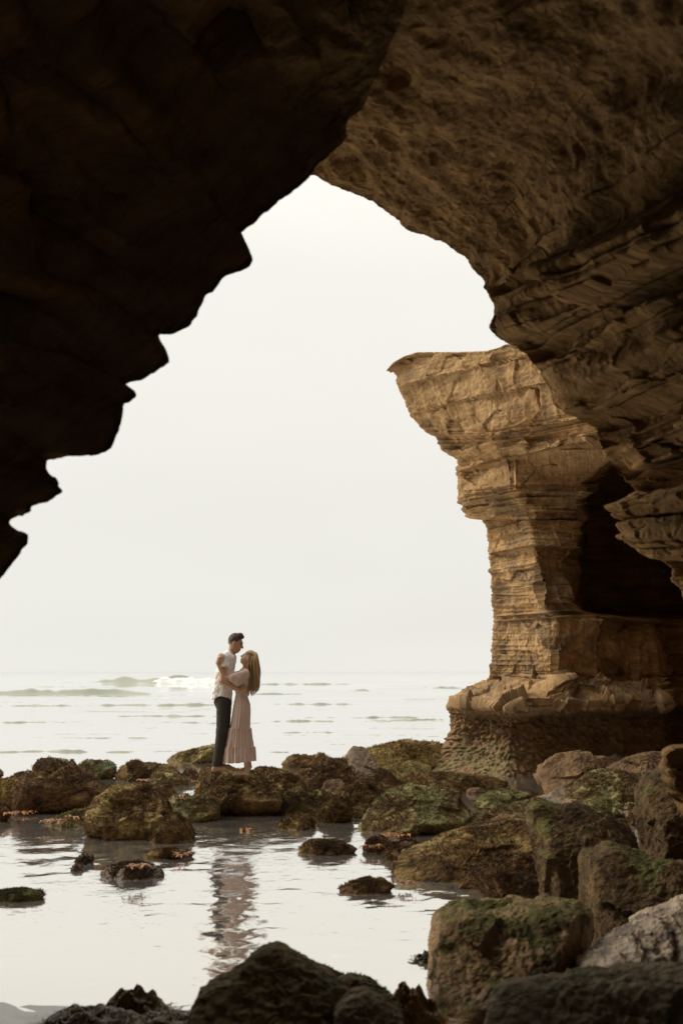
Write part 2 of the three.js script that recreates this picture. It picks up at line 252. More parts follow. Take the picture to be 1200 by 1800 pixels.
// ---------------------------------------------------------------- sea stack and the unseen cliff joined to it, placed to darken the recess
const stackSil = [[604, 890], [612, 872], [618, 850], [621, 800], [621, 760], [622, 735], [632, 712], [644, 692], [655, 679], [663, 681], [670, 690], [676, 697], [681, 697], [690, 700], [706, 708], [726, 718], [740, 728], [752, 738], [765, 755], [768, 765], [780, 768], [792, 775], [803, 795], [808, 804], [840, 803], [870, 804], [884, 804], [889, 811], [896, 812], [902, 816], [908, 816], [912, 826], [914, 846], [922, 851], [945, 857], [970, 858], [1000, 859], [1030, 861], [1060, 863], [1085, 868], [1110, 866], [1140, 863], [1170, 859], [1187, 857], [1194, 850], [1203, 834], [1215, 815], [1228, 797], [1238, 785], [1243, 781], [1247, 784], [1256, 789], [1272, 791], [1286, 789], [1300, 782], [1318, 770], [1335, 755], [1350, 735], [1375, 700]];
const stackT = {
  dL: [[604, 22.2], [655, 21.6], [760, 21.7], [915, 21.5], [1085, 21.4], [1190, 21.1], [1243, 20.4], [1300, 20.3], [1375, 19.6]],
  xE: [[604, 905], [655, 860], [760, 850], [800, 880], [915, 930], [960, 938], [1060, 950], [1085, 978], [1190, 972], [1205, 985], [1243, 900], [1375, 890]],
  dE: [[604, 20.6], [655, 19.9], [760, 19.9], [915, 20], [1085, 19.7], [1190, 19.6], [1204, 19.4], [1232, 18.7], [1246, 18.8], [1262, 19.4], [1300, 19.4], [1375, 18.6]],
  xR: [[604, 1040], [700, 1070], [790, 1090], [812, 1070], [826, 1052], [838, 1040], [848, 1022], [864, 1026], [880, 1008], [912, 1016], [930, 1002], [972, 1009], [986, 996], [1060, 1001], [1078, 1010], [1090, 1140], [1140, 1155], [1190, 1155], [1210, 1160], [1375, 1165]],
  dR: [[604, 18.6], [700, 18.1], [790, 18.3], [830, 19.6], [900, 20.2], [1060, 20.3], [1078, 20.6], [1090, 21.4], [1190, 21.4], [1206, 21.0], [1230, 19.8], [1245, 19.9], [1262, 20.8], [1375, 20.6]],
  hole: [[604, 0.2], [790, 0.2], [830, 6], [900, 9], [1075, 9], [1090, 2.5], [1375, 2.5]],
};
{
  const top0 = 604, nTop = 16, nv = 640, nu = 420, cols = [0, 0.03, 0.06, 0.13, 0.48, 0.82, 0.9, 0.97, 1];
  // top outline: [x, y] read along the crest
  const yTop = x => lut([[678, 652], [690, 638], [710, 626], [735, 619], [800, 619], [850, 618], [872, 612], [888, 605], [905, 606], [960, 640], [1300, 640]], x);
  const lowSil = stackSil.filter(s => s[0] >= 655), smT = []; for (let y = 655; y <= 1375; y += 6) { let t = 0, c = 0; for (let q = -48; q <= 48; q += 6) { const w = 54 - Math.abs(q); t += w * lut(lowSil, clamp(y + q, 655, 1375)); c += w; } smT.push([y, t / c]); }
  const stackSm = y => lut(smT, y);
  const beds = makeBeds([640, 694, 766, 778, 790, 804, 866, 876, 886, 898, 914, 936, 962, 1076, 1086, 1196, 1215, 1243, 1256].map(y => hAt(y, 20)), { wide: 1.25 });
  const at = (i, j) => {
    const v = j < nTop ? 0 : (j - nTop) / (nv - nTop - 1), y = 655 + v * (1375 - 655), u = i / (nu - 1);
    const xS = lut(lowSil, y), xL = xS + 6 * laminae(y * 0.0114, 0.3, 0) + 3 * fbm(y * 0.06, 2, 1, 3), dL = lut(stackT.dL, y), xE = lut(stackT.xE, y), dE = lut(stackT.dE, y), xR = lut(stackT.xR, y), dR = lut(stackT.dR, y), ho = lut(stackT.hole, y);
    const det = (stackSm(y) - xS) * 0.0114 * 0.8;                 // beds that stand out on the left edge do so across the face
    const c = [[1460, 36], [xL + 90, dL + 8], [xL + 6, dL + 1.6], [xL, dL], [xE, dE - det], [xR, dR - det * 0.7], [xR + 12, dR + ho], [1420, dR + ho + 0.6], [2000, 13]];  // outermost columns are the unseen cliff, closing the recess off from daylight
    let k = 1; while (k < 8 && cols[k] < u) k++; const f = (u - cols[k - 1]) / (cols[k] - cols[k - 1]);
    let x = mix(c[k - 1][0], c[k][0], f), d = mix(c[k - 1][1], c[k][1], f), yy = y;
    // above the lip the face runs up to the crest line, then back over the top
    const lift = (655 - yTop(x)) * (1 - sstep(0, 0.09, v));
    yy = y - lift; d += lift * 0.006;
    if (j < nTop) { const b = (nTop - j) / nTop; d += b * 6; x += 150 * b; yy += 12 * b; }
    return W(x, yy, d);
  };
  const g = sheet(nu, nv, at, (p, n, i, j) => {
    const u = i / (nu - 1), sil = 0.12 + 0.88 * sstep(0.0, 0.05, u - 0.13);
    const h = p[1], thin = lut([[0, 0.25], [0.9, 0.5], [1.3, 1], [1.8, 1], [1.92, 0.12], [2.95, 0.15], [3.1, 0.5], [4.3, 0.55], [4.45, 0.2], [5.0, 0.3], [5.2, 1], [5.65, 1], [5.8, 0.15], [6.35, 0.15], [6.5, 0.9], [6.75, 0.9], [6.9, 0.12], [7.6, 0.2], [9, 0.35]], h);
    const sx = p[0] * 0.85 - p[2] * 0.5, under = 1 - sstep(0.9, 1.3, h);
    const flute = ridged(p[0] * 4 + 0.9 * h, h * 0.55, p[2] * 4, 2), pit = ridged(p[0] * 5, h * 4, p[2] * 5, 2) * under;
    const [c2] = chips(p[0] * 1.9 + 8, h * 2.2, p[2] * 1.9);
    if (j < nTop + 3) return 0.1 * fbm(p[0] * 1.5, h * 1.5, p[2] * 1.5, 4, 0.6);
    return sil * (1.9 * beds(h, sx, p[2]) * (1 - under) + (0.17 + 0.2 * sstep(1.3, 1.45, h) * sstep(2.0, 1.85, h)) * thin * laminae(h, sx, p[2]) + (0.09 + 0.18 * sstep(2.0, 1.8, h)) * c2 * sstep(1.05, 1.25, h) + 0.03 * flute * (1 - thin) * sstep(1.7, 2, h) * (1 - sstep(3, 3.2, h) * 0.5) + 0.09 * pit)
      + 0.12 * fbm(p[0] * 0.8, h * 0.8, p[2] * 0.8, 3) * (sil - 0.12) + 0.02 * fbm(p[0] * 6, h * 7, p[2] * 6, 4, 0.6);
  }, (p, n, i, j) => {
    const h = p[1], w = h + 0.06 * N3(p[0] * 0.7, h, p[2] * 0.7);
    const a = fbm(p[0] * 1.1 + 5, h * 1.6, p[2] * 1.1, 4), b = fbm(p[0] * 7, h * 9, p[2] * 7, 3), beds = N3(2, w * 2.1, 9) * 0.5 + N3(4, w * 8.3, 9) * 0.5;
    let c = mix3([0.33, 0.21, 0.105], [0.585, 0.395, 0.212], clamp(0.55 + a * 0.55 + b * 0.3 + beds * 0.28));
    const grey = sstep(0.1, 0.55, fbm(p[0] * 0.8 + 17, h * 1.3, p[2] * 0.8, 3) + (h < 5.6 ? 0.28 : -0.15)); c = mix3(c, [0.23, 0.17, 0.115], grey * 0.6);
    const low = sstep(1.5, 1.0, h + 0.25 * a); c = mix3(c, mix3([0.17, 0.11, 0.065], [0.31, 0.21, 0.13], clamp(0.5 + a + b * 0.4)), low * 0.8);
    const moss = sstep(0.15, 0.4, b * 0.7 + fbm(p[0] * 1.7, h * 1.7 + 4, p[2] * 1.7, 3) + (0.7 - h) * 0.7 + (p[0] < 3.2 ? 0.1 : -0.35) - 0.22); if (h < 1.1) c = mix3(c, [0.25, 0.235, 0.12], moss * 0.6);
    const stain = sstep(0.35, 0.6, fbm(p[0] * 1.3 + 41, h * 0.5, p[2] * 1.3, 4)); c = mix3(c, [0.16, 0.11, 0.065], stain * 0.35);
    return c;
  }, 0.9, (i, j) => { const y = 655 + (j - nTop) / (nv - nTop - 1) * 720; return 0.15 + 0.7 * sstep(1180, 1195, y) * sstep(1250, 1240, y); }, (x, y, z) => [x + 0.3 * z, y - 0.45 * z]);
  top(new THREE.Mesh(g, M.sandstone), 'sea_stack', 'tall layered sandstone sea stack with overhanging beak, standing in the sea', 'sea stack');
}
{ // unseen rock roof, placed out of view to darken the inner passage
  const g2 = sheet(60, 30, (i, j) => { const u = i / 59, v = j / 29; const z = mix(-6.7, -28, v), x0 = lut([[-28, 5.6], [-19.2, 5.0], [-17, 3.7], [-15, 2.9], [-12, 2.3], [-9.2, 1.7], [-6.7, 1.2]], z); return [mix(x0, 16, u), 8.6 - 1.2 * sstep(-17, -22, z), z]; }, (p) => 0.4 * fbm(p[0] * 0.6, p[1], p[2] * 0.6, 3), (p) => mix3(ROCK[0], ROCK[1], clamp(0.5 + fbm(p[0], p[1] * 2, p[2], 3))), 1.2);
  structure(new THREE.Mesh(g2, M.sandstone), 'unseen_passage_roof', 'unseen sandstone roof, out of view, placed to darken the inner passage');
}

// ---------------------------------------------------------------- water, sand, rubble
const waterMat = new THREE.MeshPhysicalMaterial({ color: new THREE.Color(0.83, 0.80, 0.735), metalness: 0.87, roughness: 0.06, ior: 1.9, clearcoat: 1, clearcoatRoughness: 0.04, bumpMap: fineTex, bumpScale: 0.003 });
function waterHeight(x, z) {
  const d = -z, sea = sstep(15, 30, d), calm = 0.35 + 0.65 * sstep(-0.25, 0.35, N3(x * 0.35, 3.3, z * 0.28)), near = sstep(6.2, 8.2, d + 0.4 * N3(x * 0.5, 1, 2));
  const far = 1 / (1 + Math.pow(d / 45, 2));
  let h = (1 - sea * 0.5) * calm * (0.4 + 0.6 * near) * far * (0.0065 * N3(x * 1.6, 0, z * 2.6) + 0.0035 * N3(x * 4, 5, z * 6) + 0.0014 * N3(x * 10, 9, z * 13));
  if (sea > 0) {
    const w1 = N3(x * 0.035, 20, z * 0.16), w2 = N3(x * 0.12, 25, z * 0.45), w3 = N3(x * 0.4, 28, z * 1.3);
    h += sea * (0.10 * Math.pow(Math.max(0, w1), 2) * Math.min(3, d / 40) + 0.035 * Math.pow(Math.max(0, w2), 2) + 0.010 * w3 * far * 2);
  }
  return h;
}
{
  const rows = []; const n1 = 540; for (let j = 0; j < n1; j++) rows.push(1 / mix(1 / 2.2, 1 / 60, Math.pow(j / (n1 - 1), 0.82)));
  for (let j = 1; j <= 120; j++) rows.push(60 * Math.pow(100, j / 120));
  const cols = []; const nc = 280; for (let i = 0; i < 24; i++) cols.push(-2.6 + 2.15 * i / 24); for (let i = 0; i <= nc; i++) cols.push(mix(-0.45, 0.45, i / nc)); for (let i = 1; i <= 24; i++) cols.push(0.45 + 2.15 * i / 24);
  const g = sheet(cols.length, rows.length, (i, j) => { const d = rows[j], x = cols[i] * d; return [x, waterHeight(x, -d), -d]; });
  const uv = g.attributes.uv.array, P = g.attributes.position.array; for (let k = 0; k < uv.length / 2; k++) { uv[k * 2] = P[k * 3] / 1.7; uv[k * 2 + 1] = P[k * 3 + 2] / 1.3; }
  // faces must look up
  const ix = g.index.array; for (let k = 0; k < ix.length; k += 3) { const t = ix[k + 1]; ix[k + 1] = ix[k + 2]; ix[k + 2] = t; } g.computeVertexNormals();
  structure(new THREE.Mesh(g, waterMat), 'sea', 'pale rippled tide pool running out to the open sea');
}
// swell: each rolling crest is a ridge of its own, its steep landward face showing the green-grey of the water
const waveMat = new THREE.MeshStandardMaterial({ color: new THREE.Color(0.30, 0.31, 0.255), metalness: 0.2, roughness: 0.6 });
const foamMat = new THREE.MeshStandardMaterial({ color: new THREE.Color(0.78, 0.78, 0.75), roughness: 1 });
const rippleMat = new THREE.MeshStandardMaterial({ color: new THREE.Color(0.42, 0.43, 0.37), metalness: 0.35, roughness: 0.5 });
function swell(label, x0, x1, yb, hpx, foam, mat = waveMat) {
  const d = groundDist(yb), a = W(x0, yb, d)[0], b = W(x1, yb, d)[0], h = 0.8 * hpx / FOCAL * d, o = new THREE.Group(), cx = (a + b) / 2, half = (b - a) / 2, dep = h * 2.6 + 0.1, sd = yb * 1.7; o.position.set(cx, 0, -d);
  const ridge = (u, v) => { const env = Math.pow(Math.max(0, 1 - u * u), 0.7), n = 0.62 + 0.55 * N3(u * half / (dep * 3) + sd, 1, 1) + 0.2 * N3(u * half / dep + sd, 4, 1); return [u * half, -0.02 + h * env * clamp(n, 0.05, 1.15) * (v < 0.4 ? sstep(0, 0.4, v) : 1 - sstep(0.4, 1, v)), dep * (0.5 - v) + dep * 0.8 * N3(u * half / (dep * 5) + sd, 2, 3)]; };
  const nu = 110; part(o, 'wave_face', sheet(nu, 14, (i, j) => ridge(mix(-1, 1, i / (nu - 1)), j / 13)), mat);
  if (foam) {
    const [f0, f1] = foam.map(f => (W(f, yb, d)[0] - cx) / half);
    part(o, 'foam', sheet(140, 22, (i, j) => { const u = mix(f0, f1, i / 139), v = mix(-0.05, 0.5, j / 21), p = ridge(u, Math.max(0, v)), e = Math.min(1, i / 12, (139 - i) / 12) * Math.sin(Math.PI * j / 21); return [p[0], h * 0.62 * e * (0.85 + 0.35 * N3(u * 9, v, 5)) + 0.02, dep * (0.9 - v) + 0.8]; }, (p) => 0.2 * h * fbm(p[0] * 0.5, p[1] * 1.5, p[2] * 0.5, 5, 0.6)), foamMat);
  }
  o.name = numbered(foam ? 'breaking_wave' : 'swell_wave'); o.userData = { kind: 'structure', label, category: 'wave' }; scene.add(o); shade(o);
}
swell('white-topped breaking wave far out left of the couple', 110, 450, 1200, 17, [266, 445]);
for (const [x0, x1, y, h] of [[-60, 270, 1220, 13], [150, 420, 1240, 6], [-40, 200, 1241, 3.5], [170, 440, 1260, 6], [-30, 130, 1270, 4], [200, 470, 1271, 4], [80, 290, 1297, 3], [-30, 250, 1322, 7], [260, 400, 1321, 4], [470, 640, 1238, 4], [590, 650, 1215, 8], [440, 620, 1203, 3.5], [755, 815, 1210, 7], [690, 780, 1211, 3], [440, 540, 1221, 4.5], [600, 720, 1231, 2.5], [520, 800, 1262, 5], [440, 620, 1268, 4], [640, 810, 1266, 6], [480, 640, 1288, 4], [640, 800, 1290, 5], [520, 700, 1310, 4], [450, 520, 1322, 3]]) swell('low grey-green swell line on the open sea', x0, x1, y, h);
for (let k = 0; k < 56; k++) { const y = 1200 + 128 * Math.pow(rnd(), 0.8), x = mix(-60, 860, rnd()), w = mix(90, 420, rnd()); swell('faint grey-green ripple line on the open sea', x - w / 2, x + w / 2, y, mix(1.2, 3.0, rnd()), null, rippleMat); }
{ // wet sand: rises out of the pool at the lower left and floors the cave
  const g = sheet(200, 160, (i, j) => { const x = mix(-11, 9, i / 199), z = mix(-7.6, 10, Math.pow(j / 159, 1.5)); return [x, -0.02 + 0.036 * (z + 6.75) * sstep(1.2, -1.6, x - 0.15 * (z + 6)) - 0.05 * sstep(-2, 0.4, x) * sstep(-3, -6, z) + 0.022 * fbm(x * 0.9, 2, z * 1.6, 4) + 0.016 * fbm(x * 2.2, 6, z * 6, 4, 0.65), z]; },
    (p) => 0.0012 * N3(p[0] * 9, 0, p[2] * 14), (p) => mix3([0.17, 0.14, 0.1], [0.33, 0.28, 0.21], clamp(0.5 + 0.6 * fbm(p[0] * 2, 1, p[2] * 3, 4) + 0.4 * fbm(p[0] * 18, 1, p[2] * 22, 2))), 1);
  const ix = g.index.array; for (let k = 0; k < ix.length; k += 3) { const t = ix[k + 1]; ix[k + 1] = ix[k + 2]; ix[k + 2] = t; } g.computeVertexNormals();
  structure(new THREE.Mesh(g, new THREE.MeshPhysicalMaterial({ vertexColors: true, roughness: 0.3, bumpMap: fineTex, bumpScale: 0.002, clearcoat: 0.45, clearcoatRoughness: 0.2 })), 'sand', 'wet grey sand at the cave floor');
}
{ // stony ground the right-hand boulders lie on
  const xb = z => lut([[-18.5, 3.3], [-16.5, 3.2], [-15, 2.0], [-13, 1.6], [-10.5, 1.55], [-8.6, 1.9], [-7, 0.95], [-5.5, 0.5], [-4, 0.2]], z);
  const g = sheet(170, 200, (i, j) => { const z = mix(-19, -2.5, j / 199), x = xb(z) - 0.3 + Math.pow(i / 169, 1.3) * 8; return [x, -0.22 + 0.5 * sstep(0, 1.6, x - xb(z)) + 0.35 * sstep(1.5, 5, x - xb(z)) * sstep(-17, -13, z), z]; },
    (p) => { const [c] = chips(p[0] * 2.6, p[1] * 2, p[2] * 2.6); return -(0.16 * c + 0.05 * fbm(p[0] * 4, p[1] * 4, p[2] * 4, 3)); },
    (p) => { const a = fbm(p[0] * 2, p[1], p[2] * 2, 4); return mix3([0.09, 0.06, 0.03], [0.22, 0.15, 0.08], clamp(0.5 + a)); }, 1);
  const ix = g.index.array; for (let k = 0; k < ix.length; k += 3) { const t = ix[k + 1]; ix[k + 1] = ix[k + 2]; ix[k + 2] = t; } g.computeVertexNormals();
  structure(new THREE.Mesh(g, M.wetBoulder), 'rubble_ground', 'dark stony ground under the boulders');
}

// ---------------------------------------------------------------- boulders
const COL = {
  turf: { a: [0.06, 0.036, 0.014], b: [0.24, 0.145, 0.055], g: [0.30, 0.225, 0.095], moss: -0.14, turf: 1 },
  rust: { a: [0.045, 0.025, 0.011], b: [0.17, 0.095, 0.04], g: [0.2, 0.19, 0.07], moss: -0.25, turf: 0.9 },
  moss: { a: [0.07, 0.047, 0.019], b: [0.23, 0.16, 0.065], g: [0.31, 0.30, 0.15], moss: 0.04, turf: 1 },
  gold: { a: [0.17, 0.11, 0.042], b: [0.37, 0.25, 0.095], g: [0.36, 0.31, 0.13], moss: -0.1, turf: 1 },
  bare: { a: [0.11, 0.07, 0.04], b: [0.25, 0.165, 0.1], g: [0.17, 0.17, 0.07], moss: -0.7, turf: 0 },
  dark: { a: [0.06, 0.039, 0.02], b: [0.17, 0.113, 0.056], g: [0.1, 0.11, 0.035], moss: -0.05, turf: 0.25 },
  olive: { a: [0.05, 0.042, 0.025], b: [0.1, 0.085, 0.05], g: [0.1, 0.1, 0.05], moss: -0.3, turf: 0 },
  pale: { a: [0.13, 0.1, 0.075], b: [0.52, 0.46, 0.38], g: [0.3, 0.26, 0.2], moss: -0.8, turf: 0 },
};
const tuftGeo = (() => {                    // a few bent blades, about 1 m long before scaling
  const pos = [], idx = []; const blade = (ang, lean, w) => { const b = pos.length / 3, cx = Math.cos(ang), sx = Math.sin(ang); const pts = [[0, 0, w], [lean * 0.35, 0.5, w * 0.8], [lean, 0.85, 0.01]]; for (const [r, h, ww] of pts) { pos.push(cx * r - sx * ww, h, sx * r + cx * ww, cx * r + sx * ww, h, sx * r - cx * ww); } idx.push(b, b + 1, b + 3, b, b + 3, b + 2, b + 2, b + 3, b + 5, b + 2, b + 5, b + 4); };
  blade(0.3, 0.5, 0.16); blade(2.2, 0.7, 0.14); blade(4.4, 0.6, 0.15);
  const g = new THREE.BufferGeometry(); g.setAttribute('position', new THREE.Float32BufferAttribute(pos, 3)); g.setIndex(idx); g.computeVertexNormals(); return g;
})();
function cubeSphere(n) {
  const map = new Map(), dirs = [], idx = [];
  const axes = [[[1, 0, 0], [0, 1, 0], [0, 0, 1]], [[-1, 0, 0], [0, 1, 0], [0, 0, -1]], [[0, 1, 0], [0, 0, 1], [1, 0, 0]], [[0, -1, 0], [0, 0, -1], [1, 0, 0]], [[0, 0, 1], [1, 0, 0], [0, 1, 0]], [[0, 0, -1], [-1, 0, 0], [0, 1, 0]]];
  for (const [w, u, v] of axes) {
    const id = [];
    for (let j = 0; j <= n; j++) for (let i = 0; i <= n; i++) {
      const a = Math.tan((i / n - 0.5) * Math.PI / 2), b = Math.tan((j / n - 0.5) * Math.PI / 2), d = [0, 1, 2].map(q => w[q] + u[q] * a + v[q] * b), l = Math.hypot(...d);
      const e = d.map(q => q / l), key = e.map(q => Math.round(q * 1e5)).join();
      if (!map.has(key)) { map.set(key, dirs.length); dirs.push(e); } id.push(map.get(key));
    }
    for (let j = 0; j < n; j++) for (let i = 0; i < n; i++) { const a = id[j * (n + 1) + i], b = id[j * (n + 1) + i + 1], c = id[(j + 1) * (n + 1) + i], d = id[(j + 1) * (n + 1) + i + 1]; idx.push(a, b, d, a, d, c); }
  }
  return { dirs, idx };
}
const spheres = {};
let boulderSeed = 0;
function boulder(label, poly, o = {}) {
  const style = { ...COL[o.col ?? 'turf'], ...(o.style ?? {}) }, sd = ++boulderSeed * 7.31;
  const xs = poly.map(p => p[0]), ys = poly.map(p => p[1]), yb = Math.max(...ys);
  const dF = o.d ?? groundDist(o.by ?? yb), wpx = Math.max(...xs) - Math.min(...xs), hpx = yb - Math.min(...ys);
  const wide = wpx / FOCAL * dF, T = (o.T ?? clamp(0.62 * wide, 0.12, 0.9)) * 0.5 * 1.15, dc = dF + T * 0.8;
  const pw = poly.map(([x, y]) => { const q = W(x, y, dc); return [q[0], q[1]]; });
  const minY = Math.min(...pw.map(p => p[1])), maxY = Math.max(...pw.map(p => p[1])), H = maxY - minY, sinkBy = o.sink ?? 0.1;
  for (const p of pw) p[1] -= sinkBy * sstep(0.35, 0, (p[1] - minY) / H);
  const cx = (Math.min(...pw.map(p => p[0])) + Math.max(...pw.map(p => p[0]))) / 2, cy = (Math.min(...pw.map(p => p[1])) + maxY) / 2 - (o.low ?? 0.04) * H, cz = -dc;
  const NA = 256, R = new Float32Array(NA);
  for (let k = 0; k < NA; k++) {
    const a = k / NA * 2 * Math.PI, dx = Math.cos(a), dy = Math.sin(a); let best = 0;
    for (let i = 0; i < pw.length; i++) {
      const [x1, y1] = [pw[i][0] - cx, pw[i][1] - cy], q = pw[(i + 1) % pw.length], ex = q[0] - cx - x1, ey = q[1] - cy - y1, den = dx * ey - dy * ex;
      if (Math.abs(den) < 1e-9) continue; const t = (x1 * ey - y1 * ex) / den, s = (x1 * dy - y1 * dx) / den; if (t > 0 && s >= -1e-6 && s <= 1 + 1e-6) best = Math.max(best, t);
    }
    R[k] = best || 0.05;
  }
  const Rat = a => { const f = ((a / (2 * Math.PI)) % 1 + 1) % 1 * NA, i = Math.floor(f), t = f - i; return mix(R[i % NA], R[(i + 1) % NA], t); };
  const pexp = o.p ?? 2.6, r0 = (d) => { const rho = Math.hypot(d[0], d[1]); return 1 / Math.pow(Math.pow(rho / Rat(Math.atan2(d[1], d[0])), pexp) + Math.pow(Math.abs(d[2]) / T, pexp), 1 / pexp); };
  const planes = o.facets === 0 ? [] : [[0.35, 0.66, 0.66, 0.74], [-0.3, 0.7, 0.62, 0.8], [0.08, -0.05, 1, 0.72]].map(([a, b, c, k]) => { const x = a * (rnd() * 2 - 1) * 1.6, l = Math.hypot(x, b, c), n = [x / l, b / l, c / l]; return [n, r0(n) * (k + 0.1 * (rnd() - 0.5))]; }); for (let k = 0; k < (o.facets ?? 3); k++) { const a = rnd() * 6.28, z = 0.45 + rnd() * 0.5, s = Math.sqrt(1 - z * z), n = [Math.cos(a) * s, Math.sin(a) * s, z]; planes.push([n, r0(n) * (0.72 + rnd() * 0.22)]); }
  const res = o.n ?? Math.round(clamp(Math.max(wpx, hpx) * 0.34, 14, 52)); spheres[res] ??= cubeSphere(res);
  const { dirs, idx } = spheres[res], nV = dirs.length, P = new Float32Array(nV * 3), size = Math.min(wide, H * 1.5), lean = o.lean ?? 0.35;
  const base = [cx, Math.max(0, minY), cz];
  const rough = (o.rough ?? 1) * size;
  for (let k = 0; k < nV; k++) {
    const d = dirs[k]; let r = r0(d);
    for (const [n, h] of planes) { const c = d[0] * n[0] + d[1] * n[1] + d[2] * n[2]; if (c > 0.05) { const q = h / c; const kk = 0.025 * size, m = clamp(0.5 + 0.5 * (q - r) / kk); r = mix(q, r, m) - kk * m * (1 - m); } }
    let x = d[0] * r, y = d[1] * r, z = d[2] * r; z -= lean * y * sstep(0, 0.5, d[1] + 0.5);
    const q = [x + cx + sd, y + cy, z + cz], f = 1.6 / (size + 0.15);
    const [ch] = chips(q[0] * f * 1.7, q[1] * f * 1.7, q[2] * f * 1.7);
    const n = rough * (0.035 * fbm(q[0] * f, q[1] * f, q[2] * f, 3) + 0.1 * ch) + (o.fuzz ?? 1) * (0.022 * fbm(q[0] * 11, q[1] * 11, q[2] * 11, 3, 0.75) * clamp(size * 2, 0.4, 1));
    const l = Math.hypot(x, y, z) || 1; x += x / l * n; y += y / l * n; z += z / l * n;
    P[k * 3] = x + cx - base[0]; P[k * 3 + 1] = y + cy - base[1]; P[k * 3 + 2] = z + cz - base[2];
  }
  if (o.carve) for (let k = 0; k < nV; k++) { const w = [P[k * 3] + base[0], P[k * 3 + 1] + base[1], P[k * 3 + 2] + base[2]]; const s = o.carve(w); P[k * 3] += s[0]; P[k * 3 + 1] += s[1]; P[k * 3 + 2] += s[2]; }
  const g = new THREE.BufferGeometry(); g.setAttribute('position', new THREE.BufferAttribute(P, 3)); g.setIndex(idx); g.computeVertexNormals();
  const Nn = g.attributes.normal.array, C = new Float32Array(nV * 3), U = new Float32Array(nV * 2);
  const tint = o.tint ?? ((w, n) => {
    const a = fbm(w[0] * 2.2 + sd, w[1] * 2.6, w[2] * 2.2, 4), b = fbm(w[0] * 9 + sd, w[1] * 9, w[2] * 9, 3, 0.6);
    let c = mix3(style.a, style.b, clamp(0.45 + a * 0.7 + b * 0.5));
    const m = n[1] * 0.55 + a * 0.7 + b * 0.45 + 0.55 * fbm(w[0] * 1.1 + sd * 2, w[1] * 1.1, w[2] * 1.1, 2) + style.moss;
    c = mix3(c, style.g, 0.9 * sstep(0.5, 0.75, m)); return c;
  });
  for (let k = 0; k < nV; k++) {
    const w = [P[k * 3] + base[0], P[k * 3 + 1] + base[1], P[k * 3 + 2] + base[2]], n = [Nn[k * 3], Nn[k * 3 + 1], Nn[k * 3 + 2]];
    C.set(tint(w, n), k * 3); U[k * 2] = (w[0] + 0.3 * w[2]) / 0.7; U[k * 2 + 1] = (w[1] - 0.65 * w[2]) / 0.7;
  }
  g.setAttribute('color', new THREE.BufferAttribute(C, 3)); g.setAttribute('uv', new THREE.BufferAttribute(U, 2));
  const grp = new THREE.Group(); grp.position.set(...base);
  part(grp, 'stone', g, o.wet ? M.wetBoulder : M.boulder);
  if (style.turf > 0) {
    const want = Math.round(clamp(wpx * hpx * 0.55, 60, 3600) * style.turf), pick = [], T3 = idx.length / 3;
    for (let tries = 0; tries < want * 4 && pick.length < want; tries++) {
      const t = Math.floor(rnd() * T3) * 3, [i0, i1, i2] = [idx[t], idx[t + 1], idx[t + 2]], u = rnd(), v = rnd() * (1 - u);
      const f = (A, q) => A[i0 * 3 + q] * (1 - u - v) + A[i1 * 3 + q] * u + A[i2 * 3 + q] * v;
      const w = [f(P, 0), f(P, 1), f(P, 2)], n = [f(Nn, 0), f(Nn, 1), f(Nn, 2)];
      if (w[1] + base[1] < 0.015 || n[1] < -0.55 || n[2] < -0.6) continue;
      if (N3(w[0] * 6 + sd, w[1] * 6, w[2] * 6) < -0.35) continue;
      pick.push([w, n, [f(C, 0), f(C, 1), f(C, 2)]]);
    }
    const im = new THREE.InstancedMesh(tuftGeo, M.turf, pick.length), mt = new THREE.Matrix4(), qt = new THREE.Quaternion(), up = new THREE.Vector3(0, 1, 0), dir = new THREE.Vector3(), q2 = new THREE.Quaternion(), col = new THREE.Color();
    pick.forEach(([w, n, c], k) => {
      dir.set(n[0] + (rnd() - 0.5) * 0.9, n[1] * 0.8 - 0.12 + (rnd() - 0.5) * 0.7, n[2] + (rnd() - 0.5) * 0.9).normalize(); qt.setFromUnitVectors(up, dir); q2.setFromAxisAngle(up, rnd() * 6.28); qt.multiply(q2);
      const s = (0.014 + 0.024 * rnd() * rnd()) * clamp(dF / 11, 0.5, 1.4) * (o.tuft ?? 1); mt.compose(new THREE.Vector3(...w), qt, new THREE.Vector3(s, s, s)); im.setMatrixAt(k, mt);
      const l = 0.6 + 0.9 * rnd(); col.setRGB(c[0] * l, c[1] * l, c[2] * l); im.setColorAt(k, col);
    });
    im.name = 'algae_turf'; im.userData = { kind: 'stuff' }; grp.add(im);
  }
  if (o.weed) for (const [wx, wy, ww] of o.weed) weedOn(grp, wx, wy, ww, dF - 0.04, base);
  return top(grp, o.name ?? 'boulder', label, o.cat ?? 'boulder', o.group ? { group: o.group } : {});
}
